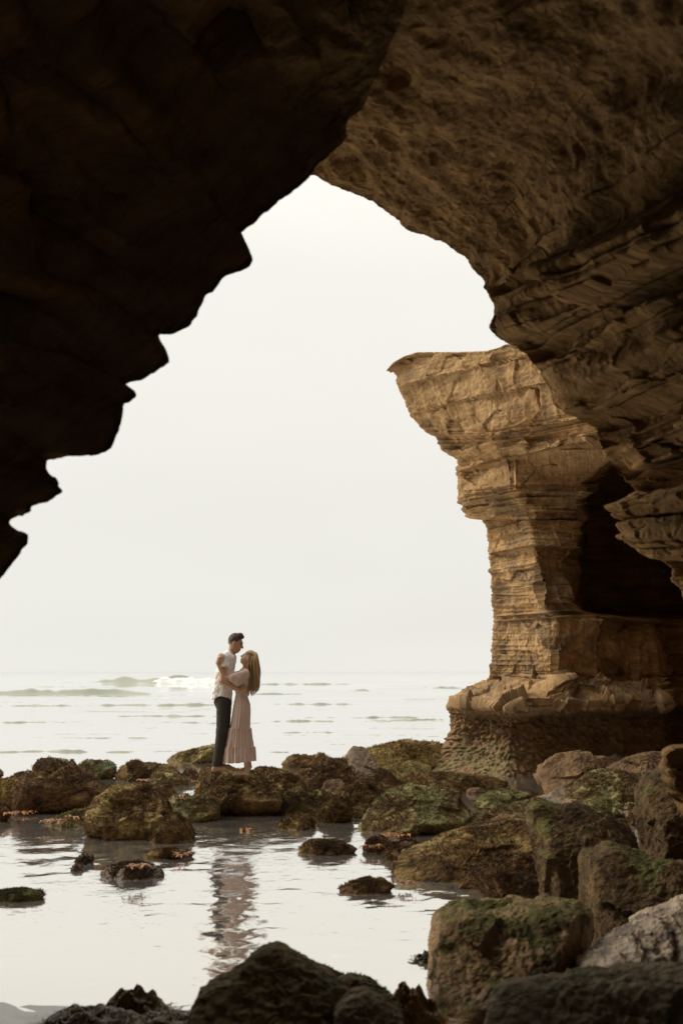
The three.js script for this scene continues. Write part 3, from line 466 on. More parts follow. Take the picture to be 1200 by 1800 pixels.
// ribbons of rockweed: wx, wy in the survey photograph, ww its width there
function weedGeo(n, spread, len, wdt, a, b) {
  const pos = [], col = [], idx = [];
  for (let k = 0; k < n; k++) {
    let x = (rnd() - 0.5) * spread * 2, z = (rnd() - 0.5) * spread, y = 0.0, ang = rnd() * 6.28, w = wdt * (0.6 + 0.8 * rnd()); const L = len * (0.5 + rnd()), st = 5, c = mix3(a, b, rnd()), b0 = pos.length / 3; let el = 0.9 + rnd() * 0.4;
    for (let q = 0; q <= st; q++) {
      const t = q / st, ww = w * Math.sin(Math.PI * (0.15 + 0.8 * t)); pos.push(x - Math.sin(ang) * ww, y, z + Math.cos(ang) * ww, x + Math.sin(ang) * ww, y + 0.3 * ww, z - Math.cos(ang) * ww); col.push(...c, ...c);
      ang += (rnd() - 0.5) * 0.9; el -= 0.45; x += Math.cos(ang) * L / st * Math.cos(el * 0.8); z += Math.sin(ang) * L / st * Math.cos(el * 0.8); y = Math.max(-0.01, y + Math.sin(el) * L / st);
    }
    for (let q = 0; q < st; q++) { const o = b0 + q * 2; idx.push(o, o + 1, o + 3, o, o + 3, o + 2); }
  }
  const g = new THREE.BufferGeometry(); g.setAttribute('position', new THREE.Float32BufferAttribute(pos, 3)); g.setAttribute('color', new THREE.Float32BufferAttribute(col, 3)); g.setIndex(idx); g.computeVertexNormals(); return g;
}
function weedOn(grp, wx, wy, ww, d, base) {
  const p = W(wx, wy, d), wid = ww / FOCAL * d;
  const m = part(grp, 'seaweed', weedGeo(Math.round(clamp(ww * 0.9, 10, 60)), wid * 0.5, 0.09, 0.012, [0.16, 0.05, 0.012], [0.42, 0.17, 0.03]), M.weed, { label: 'orange brown seaweed' });
  m.position.set(p[0] - base[0], Math.max(0.005, p[1]) - base[1], p[2] - base[2]);
}
const P2 = s => s.trim().split(/\s+/).map(q => q.split(',').map(Number));
// --- left side of the pool
boulder('large shaggy brown boulder with peaked top at the far left of the pool', P2('35,1396 44,1358 58,1355 58,1341 69,1333 96,1336 117,1344 140,1360 163,1373 187,1390 178,1412 150,1426 100,1432 58,1432 38,1424'), { col: 'rust', weed: [[48, 1428, 30]], T: 1.1 });
boulder('humped mossy brown boulder in front of the large peaked left boulder', P2('160,1440 162,1417 168,1405 190,1392 233,1386 248,1384 271,1396 292,1417 303,1436 290,1470 262,1480 204,1476 160,1463'), { col: 'turf', style: { moss: 0.1 }, T: 0.95, by: 1478 });
boulder('low dark wedge of rock leaning on right foot of humped mossy boulder', P2('248,1470 262,1456 290,1440 306,1434 327,1452 343,1472 330,1479 300,1483 258,1482'), { col: 'turf', T: 0.5, lean: 0.7 });
boulder('flat yellow-brown rock cut off by left picture edge behind the rusty rock', P2('-50,1382 5,1371 38,1373 44,1400 25,1416 -50,1420'), { col: 'gold', style: { moss: -0.3 } });
boulder('small reddish-brown rock at left picture edge by the orange seaweed', P2('-30,1415 5,1411 14,1425 20,1433 0,1443 -30,1445'), { col: 'rust', weed: [[22, 1430, 24]] });
boulder('tiny dark rock touching the left picture edge out in the shallows', P2('-12,1353 2,1353 5,1360 2,1366 -12,1367'), { col: 'rust' });
boulder('flat green weedy rock behind the left shoulder of the peaked boulder', P2('12,1367 30,1360 48,1356 62,1360 62,1371 25,1373'), { col: 'moss', T: 0.4 });
boulder('round-topped rock with pale green slimy weed left of the long brown rock', P2('133,1352 143,1338 163,1337 184,1339 204,1345 205,1363 175,1371 146,1366'), { col: 'moss', style: { g: [0.2, 0.26, 0.15], moss: 0.35 } });
boulder('long low brown rock with green fringe behind the humped boulder', P2('198,1364 204,1348 216,1341 251,1345 292,1345 312,1352 318,1361 292,1368 248,1370 210,1374'), { col: 'turf', weed: [[262, 1371, 26]] });
boulder('small dark knob of rock on the far side of long low brown rock', P2('224,1344 232,1336 241,1334 249,1341 249,1350 226,1352'), { col: 'rust', d: 17.8 });
boulder('long wedge-shaped mossy rock farthest out, left of the couple', P2('279,1340 300,1328 340,1319 372,1311 388,1310 394,1338 350,1343 300,1343'), { col: 'gold', style: { a: [0.1, 0.07, 0.03], b: [0.24, 0.17, 0.07], moss: -0.05 }, T: 1.0 });
boulder('pale green tipped rock in the gap left of the couple', P2('261,1374 268,1360 286,1360 315,1363 332,1371 321,1381 271,1382'), { col: 'moss', weed: [[250, 1372, 20]] });
boulder('small cone-shaped brown rock just left of the couple', P2('319,1366 325,1357 331,1352 340,1357 348,1362 347,1371 325,1372'), { col: 'rust', weed: [[338, 1372, 12]] });
boulder('small dark blocky rock behind humped mossy boulder', P2('268,1392 286,1380 297,1380 308,1396 303,1403 277,1406'), { col: 'turf', by: 1404 });
boulder('smooth mossy mound between humped boulder and the couple\'s rock', P2('286,1424 298,1405 330,1401 362,1403 380,1416 382,1432 372,1442 330,1448 300,1442'), { col: 'moss', style: { moss: 0.12 }, T: 0.8, weed: [[318, 1400, 12]] });
boulder('low brown stone tucked behind right slope of the peaked boulder', P2('180,1388 190,1381 203,1381 207,1392 184,1396'), { col: 'turf' });
boulder('flat green slab awash between the two big left boulders', P2('64,1447 92,1440 130,1428 166,1421 170,1450 140,1455 100,1456'), { col: 'moss', style: { g: [0.2, 0.19, 0.07] }, T: 0.5, lean: 1.2, weed: [[95, 1443, 36], [125, 1437, 22]], sink: 0.05 });
boulder('dark rock crowned with orange seaweed, alone in the left pool', P2('170,1545 185,1528 215,1522 245,1520 270,1527 290,1540 250,1549 200,1549'), { col: 'rust', T: 0.4, wet: true, weed: [[242, 1523, 32]], style: { moss: -0.6 } });
boulder('larger of the two small dark stones left of seaweed-crowned rock', P2('130,1517 138,1507 150,1501 162,1505 163,1515 145,1520'), { col: 'rust', T: 0.16, wet: true, fuzz: 0.5 });
boulder('smaller of the two small dark stones left of seaweed-crowned rock', P2('118,1530 132,1519 142,1521 144,1528 130,1532'), { col: 'rust', T: 0.12, wet: true, fuzz: 0.5 });
boulder('low weedy stone at left picture edge, nearest the sand', P2('-40,1572 10,1568 45,1565 70,1569 79,1577 40,1584 -40,1587'), { col: 'dark', T: 0.25, style: { turf: 1 } });
boulder('thin dark strip of weed-covered rock in front of low dark wedge', P2('254,1504 270,1495 295,1492 325,1497 346,1500 320,1508 270,1510'), { col: 'turf', T: 0.2, weed: [[320, 1503, 24]], style: { moss: -0.2 } });
// --- middle, around the couple
boulder('big shaggy flat-topped boulder the couple is standing on', P2('344,1400 347,1380 352,1360 360,1354 388,1355 417,1357 447,1361 470,1371 493,1383 501,1400 492,1418 470,1430 440,1437 390,1438 359,1432 343,1418'), { col: 'turf', T: 1.35, by: 1437, p: 4, lean: 0.12, facets: 3, rough: 0.6, n: 56, style: { moss: -0.02 } });
boulder('low brown rock just right of the couple\'s feet, behind their boulder', P2('440,1362 455,1352 482,1353 498,1359 505,1372 470,1380'), { col: 'turf', d: 14.6, T: 0.6 });
boulder('rounded brown lump joined to right shoulder of the couple\'s boulder', P2('462,1372 487,1358 505,1360 528,1372 536,1389 525,1404 500,1406 470,1400'), { col: 'turf', d: 14.0, T: 0.7 });
boulder('round mossy boulder low beside the right foot of the couple\'s boulder', P2('487,1416 492,1405 502,1398 522,1394 546,1398 561,1412 561,1426 540,1435 505,1434'), { col: 'moss', style: { moss: 0.02 } });
boulder('low oval mossy stone awash below the round mossy boulder', P2('488,1450 499,1439 528,1433 549,1437 557,1448 540,1457 505,1460'), { col: 'turf', T: 0.5, weed: [[428, 1471, 14]] });
boulder('triangular mossy boulder with peak, left of the big green mound', P2('549,1438 578,1410 604,1394 614,1404 623,1422 618,1438 592,1446 557,1447'), { col: 'turf', facets: 7, style: { moss: 0.05 } });
boulder('dark brown domed boulder left of the pale pointed stone', P2('529,1380 546,1360 557,1342 578,1335 604,1334 616,1344 628,1363 627,1380 600,1388 563,1390 540,1388'), { col: 'rust', by: 1393, style: { turf: 0.6 } });
boulder('pale grey pointed stone standing upright above the dark domed boulder', P2('606,1330 618,1316 632,1307 640,1308 648,1318 654,1338 670,1354 690,1372 690,1390 640,1392 615,1385'), { col: 'bare', style: { a: [0.16, 0.12, 0.085], b: [0.27, 0.21, 0.15] }, by: 1392, facets: 8, T: 0.7 });
boulder('dark weedy lump at the right foot of the pale pointed stone', P2('650,1370 662,1352 680,1354 699,1376 690,1390 660,1392'), { col: 'rust', by: 1394 });
boulder('small grey angular stone in front of dark domed boulder', P2('562,1391 572,1376 581,1367 596,1371 604,1380 592,1394 570,1399'), { col: 'bare', by: 1402, facets: 8 });
boulder('small dark green stone between round mossy boulder and triangular boulder', P2('548,1392 560,1385 572,1390 582,1404 578,1418 560,1422 549,1408'), { col: 'moss', by: 1424, style: { moss: -0.1 } });
boulder('thick brown slab with flat top behind the triangular boulder', P2('580,1400 600,1388 629,1378 658,1375 684,1383 684,1399 660,1412 617,1412'), { col: 'turf', by: 1416, p: 3.4, style: { moss: -0.1 } });
boulder('pair of low brown reef rocks farthest out to right of the couple', P2('494,1343 502,1331 517,1328 534,1331 548,1331 563,1324 577,1331 574,1343 540,1349 505,1350'), { col: 'turf', style: { moss: -0.15 } });
boulder('low brown ledge behind dark domed boulder, nearest the sea', P2('515,1362 530,1356 560,1350 575,1356 570,1372 530,1374'), { col: 'turf', by: 1372 });
boulder('wide golden mossy reef flat at the left foot of sea stack', P2('585,1345 610,1332 650,1320 700,1311 760,1308 815,1316 830,1350 800,1366 740,1370 650,1372 600,1362'), { name: 'reef_flat', cat: 'reef', col: 'gold', by: 1372, T: 4.2, lean: 0.1, p: 2.2, facets: 2, n: 60, rough: 1.2, tuft: 1.5 });
boulder('small golden hump on the seaward rim of reef flat', P2('684,1314 702,1303 717,1302 742,1308 748,1318 690,1320'), { col: 'gold', d: 21.5, T: 0.7 });
boulder('low green lit mound of reef just behind the long flat slab', P2('655,1362 690,1344 730,1340 760,1350 755,1372 690,1376'), { col: 'gold', by: 1378, style: { moss: 0.35 } });
// --- right of the pool
boulder('long flat slab with brown overhanging edge in front of sea stack', P2('700,1374 711,1361 746,1360 804,1364 877,1369 907,1380 900,1391 833,1395 752,1390 714,1386'), { col: 'turf', T: 1.0, p: 3.6, lean: 0.2, style: { moss: 0.05 } });
boulder('big mossy mound with bright green back, centre right', P2('623,1458 638,1439 658,1418 685,1399 725,1386 760,1388 804,1398 819,1412 834,1432 818,1455 775,1466 702,1471 632,1470'), { col: 'moss', T: 1.3, style: { moss: 0.12 }, lean: 0.7, n: 54, weed: [[695, 1468, 40]] });
boulder('small mossy stone behind left slope of big mossy mound', P2('684,1394 702,1381 725,1384 735,1396 700,1402'), { col: 'turf', d: 15.2 });
boulder('green-lit rounded rock in dark water right of the big mound', P2('830,1417 848,1402 877,1391 895,1388 924,1396 935,1409 906,1421 848,1426'), { col: 'moss', style: { moss: 0.18 } });
boulder('narrow green-edged ledge right of green-lit rounded rock', P2('868,1430 890,1420 920,1412 955,1407 985,1410 985,1434 920,1440 875,1438'), { col: 'moss', by: 1442, style: { moss: 0.1 } });
boulder('flat bare grey stone below narrow green-edged ledge', P2('866,1444 880,1435 921,1431 960,1434 965,1452 900,1458 870,1455'), { col: 'bare', by: 1458, p: 3.2 });
boulder('small dark mossy stone at right foot of the big mound', P2('818,1456 830,1443 842,1435 862,1432 880,1450 868,1463 835,1464'), { col: 'moss', style: { moss: -0.05 }, weed: [[828, 1462, 22]] });
boulder('huge sloping weed-covered rock running down into the pool', P2('697,1530 700,1515 710,1505 757,1490 803,1475 850,1461 902,1451 945,1448 985,1455 985,1510 930,1530 850,1552 800,1562 757,1566 713,1560'), { col: 'turf', T: 1.5, lean: 0.8, n: 60, by: 1562, style: { moss: -0.02 }, weed: [[712, 1552, 20]] });
boulder('smooth brown low rock at upper left of huge sloping rock', P2('674,1504 690,1487 716,1480 751,1483 768,1489 740,1505 695,1516'), { col: 'turf', style: { moss: -0.15 } });
boulder('small seaweed-draped stone left of smooth brown low rock', P2('639,1490 652,1471 672,1474 689,1484 686,1495 652,1499'), { col: 'rust', weed: [[655, 1488, 22], [690, 1492, 14]] });
boulder('dark ridge of rock between huge sloping rock and square block', P2('812,1558 838,1529 888,1518 932,1506 970,1504 970,1560 900,1575 840,1568'), { col: 'rust', by: 1572, style: { turf: 0.7 } });
boulder('square reddish block at the pool edge against the tall dark wedge', P2('846,1562 856,1537 870,1528 897,1539 932,1541 952,1548 960,1580 940,1600 895,1598 862,1585'), { col: 'rust', p: 3.6, facets: 6, T: 0.6, style: { turf: 0.6 } });
boulder('low weedy stone alone in mid pool below the triangular boulder', P2('522,1493 545,1482 575,1478 600,1482 627,1494 600,1504 545,1505'), { col: 'turf', T: 0.4, style: { moss: 0.05 } });
boulder('low dark stone alone in the pool left of huge sloping rock', P2('595,1562 620,1553 650,1546 675,1547 692,1558 670,1570 620,1573'), { col: 'rust', T: 0.32, style: { moss: -0.3 } });
boulder('bare brown box-shaped block with flat lit top under the dark passage', P2('949,1367 950,1348 987,1332 1042,1324 1052,1331 1068,1331 1082,1352 1060,1390 1000,1402 960,1392'), { col: 'bare', d: 15.2, p: 4, facets: 6, lean: 0.5, T: 1.1, style: { a: [0.13, 0.08, 0.045], b: [0.28, 0.18, 0.105] } });
boulder('bare brown slab with tilted top at far right under the passage', P2('1072,1353 1112,1335 1160,1324 1182,1325 1190,1342 1180,1368 1120,1378 1080,1370'), { col: 'bare', d: 14.6, p: 3.6, lean: 0.6, T: 1.0, style: { a: [0.12, 0.072, 0.042], b: [0.26, 0.165, 0.1] } });
boulder('bare brown rock cut by the right picture edge behind tall dark rock', P2('1165,1345 1183,1322 1210,1317 1250,1320 1250,1380 1180,1380'), { col: 'bare', d: 14.0, T: 0.9 });
boulder('large leaning rock with green streaked left flank in front of brown slabs', P2('993,1404 1010,1388 1025,1377 1060,1357 1080,1352 1100,1362 1132,1380 1142,1405 1120,1430 1037,1432 1008,1424'), { col: 'moss', d: 12.6, T: 1.0, lean: 0.6, style: { moss: 0.05, turf: 0.5 } });
boulder('mossy rock wedged between leaning green rock and tall dark rock', P2('1095,1372 1110,1361 1140,1360 1160,1375 1150,1410 1110,1405'), { col: 'moss', d: 13.2, style: { moss: -0.1 } });
boulder('bright green rounded stone behind slope of the tall dark wedge', P2('1018,1426 1040,1407 1070,1403 1087,1410 1100,1428 1085,1446 1030,1446'), { col: 'moss', d: 11.4, style: { moss: 0.3 } });
boulder('small green stone right of the bright green rounded stone', P2('1094,1424 1102,1412 1112,1408 1121,1413 1124,1432 1105,1441'), { col: 'moss', d: 11.6, style: { moss: 0.2 } });
boulder('upright reddish stone squeezed beside the tall dark right rock', P2('1105,1454 1115,1427 1132,1414 1142,1418 1142,1466 1115,1472'), { col: 'rust', d: 10.8, T: 0.4 });
boulder('little dark green stone below the bright green rounded stone', P2('1075,1452 1085,1440 1100,1438 1106,1448 1100,1462 1080,1462'), { col: 'moss', d: 10.8 });
boulder('tall dark wedge-shaped boulder with mossy sloping back, right of the pool', P2('940,1432 950,1412 962,1409 982,1417 1025,1422 1060,1436 1090,1454 1118,1474 1135,1520 1130,1590 1060,1612 975,1612 956,1600 953,1560 947,1500 943,1460'), { col: 'dark', d: 7.9, T: 1.0, p: 3.2, lean: 0.35, n: 58, style: { moss: -0.08, g: [0.15, 0.15, 0.055], turf: 0.5 } });
boulder('tall dark boulder cut by right picture edge, below the brown slabs', P2('1134,1400 1142,1378 1150,1365 1175,1355 1190,1350 1260,1354 1270,1540 1140,1540 1136,1460'), { col: 'dark', d: 8.6, T: 0.9, p: 3, style: { moss: -0.3, turf: 0.1 } });
boulder('dark humped boulder at right picture edge behind the blotchy block', P2('1038,1600 1042,1517 1050,1507 1070,1506 1085,1495 1100,1497 1125,1507 1140,1515 1200,1520 1270,1525 1270,1700 1060,1700'), { col: 'dark', d: 6.9, T: 1.0, p: 3.2, n: 54, style: { moss: -0.12, turf: 0.3 } });
const blotch = (w, n) => {
  const a = fbm(w[0] * 3.2 + 9, w[1] * 3.2, w[2] * 3.2, 4), b = fbm(w[0] * 12, w[1] * 12, w[2] * 12, 3);
  let c = mix3([0.24, 0.15, 0.085], [0.46, 0.32, 0.2], clamp(0.5 + a * 0.5 + b * 0.4));
  c = mix3(c, [0.075, 0.06, 0.026], 0.9 * sstep(0.08, 0.2, fbm(w[0] * 2.3 + 2, w[1] * 2.3, w[2] * 2.3, 3) + 0.3 * b + 0.12));
  c = mix3(c, [0.33, 0.25, 0.19], 0.8 * sstep(0.28, 0.4, a + 0.25 * b + (w[1] < 0.14 ? 0.25 : -0.1)));
  return mix3(c, [0.1, 0.11, 0.03], 0.7 * sstep(0.55, 0.8, n[1] + 0.5 * b - 0.1));
};
boulder('big blotchy dark block with vertical groove, lower right foreground', P2('757,1740 766,1680 772,1640 780,1625 828,1614 893,1613 924,1606 977,1602 1031,1610 1062,1629 1072,1650 1064,1690 1045,1720 1010,1750 960,1790 900,1810 820,1812 762,1796 750,1775'), { col: 'dark', by: 1800, T: 1.0, p: 3.8, lean: 0.22, n: 64, facets: 4, rough: 0.7, tint: blotch, carve: w => { const x = w[0] - (1.02 + 0.09 * Math.sin(w[1] * 4)), k = Math.exp(-x * x / 0.0016) * sstep(0.28, 0.5, w[1]); return [0, 0, -0.1 * k]; }, style: { turf: 0.12, a: [0.03, 0.03, 0.015], b: [0.05, 0.05, 0.02] } });
const streak = (w, n) => {
  const u = w[0] * 0.84 + w[1] * 0.5, v = -w[0] * 0.45 + w[1] * 0.85 + w[2] * 0.3;
  const s = fbm(u * 2.2, v * 16, w[2] * 5, 3), b = fbm(w[0] * 7, w[1] * 7, w[2] * 7, 3);
  return mix3([0.14, 0.098, 0.062], [0.46, 0.37, 0.275], sstep(-0.25, 0.25, s + 0.3 * b + 0.08));
};
boulder('pale grey slanted slab with rough streaks at lower right edge', P2('1000,1740 1040,1705 1085,1679 1123,1659 1200,1634 1290,1604 1290,1800 1020,1800'), { col: 'pale', d: 5.45, T: 0.9, p: 2.6, lean: 1.1, n: 60, rough: 0.5, wet: true, tint: streak, style: { turf: 0 }, carve: w => { const v = -w[0] * 0.45 + w[1] * 0.85 + w[2] * 0.3, u = w[0] * 0.84 + w[1] * 0.5; return [0, 0.022 * fbm(u * 3, v * 18, 3, 3), 0]; } });
boulder('smooth dark olive rock across the lower right corner, nearest the camera', P2('866,1790 870,1767 886,1752 970,1740 1085,1729 1200,1721 1290,1714 1290,1930 860,1930'), { col: 'olive', d: 4.5, T: 0.7, p: 3, lean: 0.3, rough: 0.4, style: { a: [0.17, 0.135, 0.085], b: [0.29, 0.23, 0.15] } });
boulder('big dark peaked boulder in bottom centre foreground', P2('336,1790 351,1746 384,1730 420,1715 445,1690 466,1682 488,1683 523,1701 545,1715 581,1737 617,1765 650,1800 680,1880 330,1880'), { col: 'olive', d: 4.55, T: 0.8, rough: 0.45, facets: 3, n: 56, style: { a: [0.13, 0.097, 0.045], b: [0.27, 0.2, 0.1] } });
boulder('smooth grey-brown rock low on right flank of the big peaked boulder', P2('590,1790 617,1760 642,1757 672,1772 712,1798 740,1880 580,1880'), { col: 'olive', d: 4.4, T: 0.5, rough: 0.4, style: { a: [0.22, 0.17, 0.11], b: [0.36, 0.28, 0.19] } });
boulder('small dark rock peeping out behind right slope of big peaked boulder', P2('540,1730 549,1717 566,1708 588,1717 612,1729 615,1755 550,1755'), { col: 'dark', d: 6.0, T: 0.4 });
boulder('dark rounded rock between big peaked boulder and the seaweed heap', P2('580,1760 588,1737 617,1726 642,1731 676,1748 705,1770 715,1800 600,1800'), { col: 'dark', d: 5.5, T: 0.45, style: { turf: 0.1 } });
// --- small stones filling the gaps between the boulders
{
  const tryAt = (label, x0, x1, y0, y1, n) => { for (let q = 0; q < n; q++) {
    const x = mix(x0, x1, (q + rnd()) / n), y = mix(y0, y1, rnd()), w = mix(11, 28, rnd() * rnd()), h = w * mix(0.4, 0.7, rnd()), p = []; for (let k = 0; k < 9; k++) { const a = k / 9 * 6.28, r = 0.75 + 0.4 * rnd(); p.push([x + Math.cos(a) * w * r, y - h * 0.6 - Math.sin(a) * h * r]); }
    boulder(label, p, { name: 'stone', cat: 'stone', group: label, by: y, col: ['turf', 'rust', 'moss', 'bare', 'turf'][Math.floor(rnd() * 5)], n: 14, facets: 6 });
  } };
  tryAt('small weedy stone in the gap between triangular boulder and big mossy mound', 560, 700, 1395, 1440, 9);
  tryAt('small stone in the dark water behind the big mossy mound', 690, 960, 1384, 1440, 12);
  tryAt('small stone lodged just above the huge sloping rock', 820, 950, 1440, 1470, 4);
  tryAt('small stone beside the bright green rounded stone behind tall wedge', 980, 1140, 1405, 1450, 6);
  tryAt('small stone at the front rim of golden reef flat', 560, 800, 1372, 1386, 6);
}
// --- drift weed
function weedHeap(label, poly, d, n, len, cols, flat = false) {
  const xs = poly.map(p => p[0]), ys = poly.map(p => p[1]), yb = Math.max(...ys), x0 = Math.min(...xs), x1 = Math.max(...xs), y0 = Math.min(...ys), c = W((x0 + x1) / 2, yb, d), grp = new THREE.Group(); grp.position.set(c[0], Math.max(0, c[1]), c[2]);
  const wid = (x1 - x0) / FOCAL * d / 2, hh = (yb - y0) / FOCAL * d;
  const hgt = (u, v) => hh * Math.pow(Math.max(0, 1 - u * u), 0.7) * Math.sqrt(Math.max(0, 1 - v * v)) * (0.8 + 0.35 * N3(u * 2 + c[0], v * 2, 4));
  const g = sheet(40, 24, (i, j) => { const u = mix(-1, 1, i / 39), v = mix(-1, 1, j / 23); return [u * wid, hgt(u, v) * 0.85 - 0.01, v * wid * 0.6]; }, null, (p) => mix3(cols[0], cols[1], 0.3 + 0.3 * N3(p[0] * 12, p[1] * 12, p[2] * 12)));
  const ix = g.index.array; for (let k = 0; k < ix.length; k += 3) { const t = ix[k + 1]; ix[k + 1] = ix[k + 2]; ix[k + 2] = t; } g.computeVertexNormals();
  part(grp, 'weed_mat', g, M.weed);
  // wet strands lying tangled over the mound
  const pos = [], colr = [], idx = [];
  for (let k = 0; k < n; k++) {
    const r = Math.sqrt(rnd()) * 1.05, a0 = rnd() * 6.28; let u = r * Math.cos(a0), v = r * Math.sin(a0), ang = rnd() * 6.28; const st = 7, c = mix3(cols[0], cols[1], rnd()), w = (flat ? 0.006 : 0.0022) * (0.6 + rnd()), L = len * (0.6 + rnd()), b0 = pos.length / 3, loft = 0.004 + 0.012 * rnd();
    for (let q = 0; q <= st; q++) {
      const x = u * wid, z = v * wid * 0.6, y = Math.max(0.002, hgt(clamp(u, -1, 1), clamp(v, -1, 1)) * 0.85) + loft * Math.sin(Math.PI * q / st) + (q === st ? 0.01 * rnd() : 0), ww = w * (q === st ? 0.3 : 1);
      pos.push(x - Math.sin(ang) * ww, y, z + Math.cos(ang) * ww, x + Math.sin(ang) * ww, y + ww * 0.8, z - Math.cos(ang) * ww); colr.push(...c, ...c); ang += (rnd() - 0.5) * 1.1; u += Math.cos(ang) * L / st / wid; v += Math.sin(ang) * L / st / (wid * 0.6);
    }
    for (let q = 0; q < st; q++) { const o = b0 + q * 2; idx.push(o, o + 1, o + 3, o, o + 3, o + 2); }
  }
  const sg = new THREE.BufferGeometry(); sg.setAttribute('position', new THREE.Float32BufferAttribute(pos, 3)); sg.setAttribute('color', new THREE.Float32BufferAttribute(colr, 3)); sg.setIndex(idx); sg.computeVertexNormals();
  part(grp, 'weed_strands', sg, M.weed, { kind: 'stuff' });
  return top(grp, 'seaweed_heap', label, 'seaweed');
}
weedHeap('tall shaggy mound of stringy seaweed on the sand, bottom left', P2('180,1796 200,1755 232,1742 260,1750 290,1796'), 5.9, 1300, 0.13, [[0.10, 0.07, 0.03], [0.34, 0.25, 0.12]]);
weedHeap('low spread of stringy seaweed at the bottom left corner of the sand', P2('78,1808 130,1776 190,1772 240,1808'), 5.6, 1300, 0.13, [[0.09, 0.065, 0.03], [0.3, 0.22, 0.11]]);
weedHeap('thin straggle of brown seaweed beside the big dark peaked boulder', P2('230,1812 290,1784 330,1782 380,1812'), 5.5, 700, 0.12, [[0.1, 0.07, 0.03], [0.34, 0.22, 0.09]]);
weedHeap('orange-brown seaweed heap left of the blotchy block', P2('660,1802 690,1737 730,1736 775,1802'), 5.75, 700, 0.12, [[0.12, 0.065, 0.02], [0.4, 0.2, 0.05]], true);
weedHeap('small tuft of weed floating near the blotchy block', P2('733,1689 748,1675 762,1675 775,1689'), groundDist(1689), 90, 0.07, [[0.05, 0.045, 0.02], [0.14, 0.12, 0.05]], true);
// ---------------------------------------------------------------- the couple
function surfaceNets(f, lo, hi, h) {
  const n = [0, 1, 2].map(q => Math.ceil((hi[q] - lo[q]) / h) + 1), [nx, ny, nz] = n, val = new Float32Array(nx * ny * nz);
  for (let k = 0, o = 0; k < nz; k++) for (let j = 0; j < ny; j++) for (let i = 0; i < nx; i++) val[o++] = f(lo[0] + i * h, lo[1] + j * h, lo[2] + k * h);
  const id = new Int32Array(nx * ny * nz).fill(-1), pos = [], idx = [], at = (i, j, k) => (k * ny + j) * nx + i;
  for (let k = 0; k < nz - 1; k++) for (let j = 0; j < ny - 1; j++) for (let i = 0; i < nx - 1; i++) {
    let c = 0, s = [0, 0, 0]; const v = []; for (let q = 0; q < 8; q++) v.push(val[at(i + (q & 1), j + ((q >> 1) & 1), k + (q >> 2))]);
    let neg = 0; for (const x of v) if (x < 0) neg++; if (!neg || neg === 8) continue;
    for (const [a, b] of [[0, 1], [2, 3], [4, 5], [6, 7], [0, 2], [1, 3], [4, 6], [5, 7], [0, 4], [1, 5], [2, 6], [3, 7]]) if ((v[a] < 0) !== (v[b] < 0)) { const t = v[a] / (v[a] - v[b]); s[0] += mix(a & 1, b & 1, t); s[1] += mix((a >> 1) & 1, (b >> 1) & 1, t); s[2] += mix(a >> 2, b >> 2, t); c++; }
    id[at(i, j, k)] = pos.length / 3; pos.push(lo[0] + (i + s[0] / c) * h, lo[1] + (j + s[1] / c) * h, lo[2] + (k + s[2] / c) * h);
  }
  const quad = (a, b, c, d, flip) => { if (a < 0 || b < 0 || c < 0 || d < 0) return; flip ? idx.push(a, c, b, a, d, c) : idx.push(a, b, c, a, c, d); };
  for (let k = 1; k < nz - 1; k++) for (let j = 1; j < ny - 1; j++) for (let i = 1; i < nx - 1; i++) {
    const v0 = val[at(i, j, k)] < 0;
    if (v0 !== val[at(i + 1, j, k)] < 0) quad(id[at(i, j - 1, k - 1)], id[at(i, j, k - 1)], id[at(i, j, k)], id[at(i, j - 1, k)], !v0);
    if (v0 !== val[at(i, j + 1, k)] < 0) quad(id[at(i - 1, j, k - 1)], id[at(i - 1, j, k)], id[at(i, j, k)], id[at(i, j, k - 1)], !v0);
    if (v0 !== val[at(i, j, k + 1)] < 0) quad(id[at(i - 1, j - 1, k)], id[at(i, j - 1, k)], id[at(i, j, k)], id[at(i - 1, j, k)], !v0);
  }
  const g = new THREE.BufferGeometry(); g.setAttribute('position', new THREE.Float32BufferAttribute(pos, 3)); g.setIndex(idx); g.computeVertexNormals(); return g;
}
const capsule = (p, a, b, ra, rb, sz = 1) => { const bx = b[0] - a[0], by = b[1] - a[1], bz = (b[2] - a[2]) * sz, px = p[0] - a[0], py = p[1] - a[1], pz = (p[2] - a[2]) * sz; const t = clamp((px * bx + py * by + pz * bz) / (bx * bx + by * by + bz * bz || 1e-9)); return Math.hypot(px - bx * t, py - by * t, pz - bz * t) - mix(ra, rb, t); };
const ellip = (p, c, r) => { const x = (p[0] - c[0]) / r[0], y = (p[1] - c[1]) / r[1], z = (p[2] - c[2]) / r[2], k = Math.hypot(x, y, z); return (k - 1) * Math.min(...r); };
const tilted = (p, c, a) => { const s = Math.sin(a), k = Math.cos(a), x = p[0] - c[0], y = p[1] - c[1]; return [x * k + y * s, -x * s + y * k, p[2] - c[2]]; };
const smin = (a, b, k) => { const h = clamp(0.5 + 0.5 * (b - a) / k); return mix(b, a, h) - k * h * (1 - h); };
const blend = (k, ...d) => d.reduce((a, b) => smin(a, b, k));
const K = 0.001215;
function tintGeo(g, fn) { const P = g.attributes.position.array, C = new Float32Array(P.length); for (let i = 0; i < P.length; i += 3) C.set(fn(P[i], P[i + 1], P[i + 2]), i); g.setAttribute('color', new THREE.BufferAttribute(C, 3)); return g; }
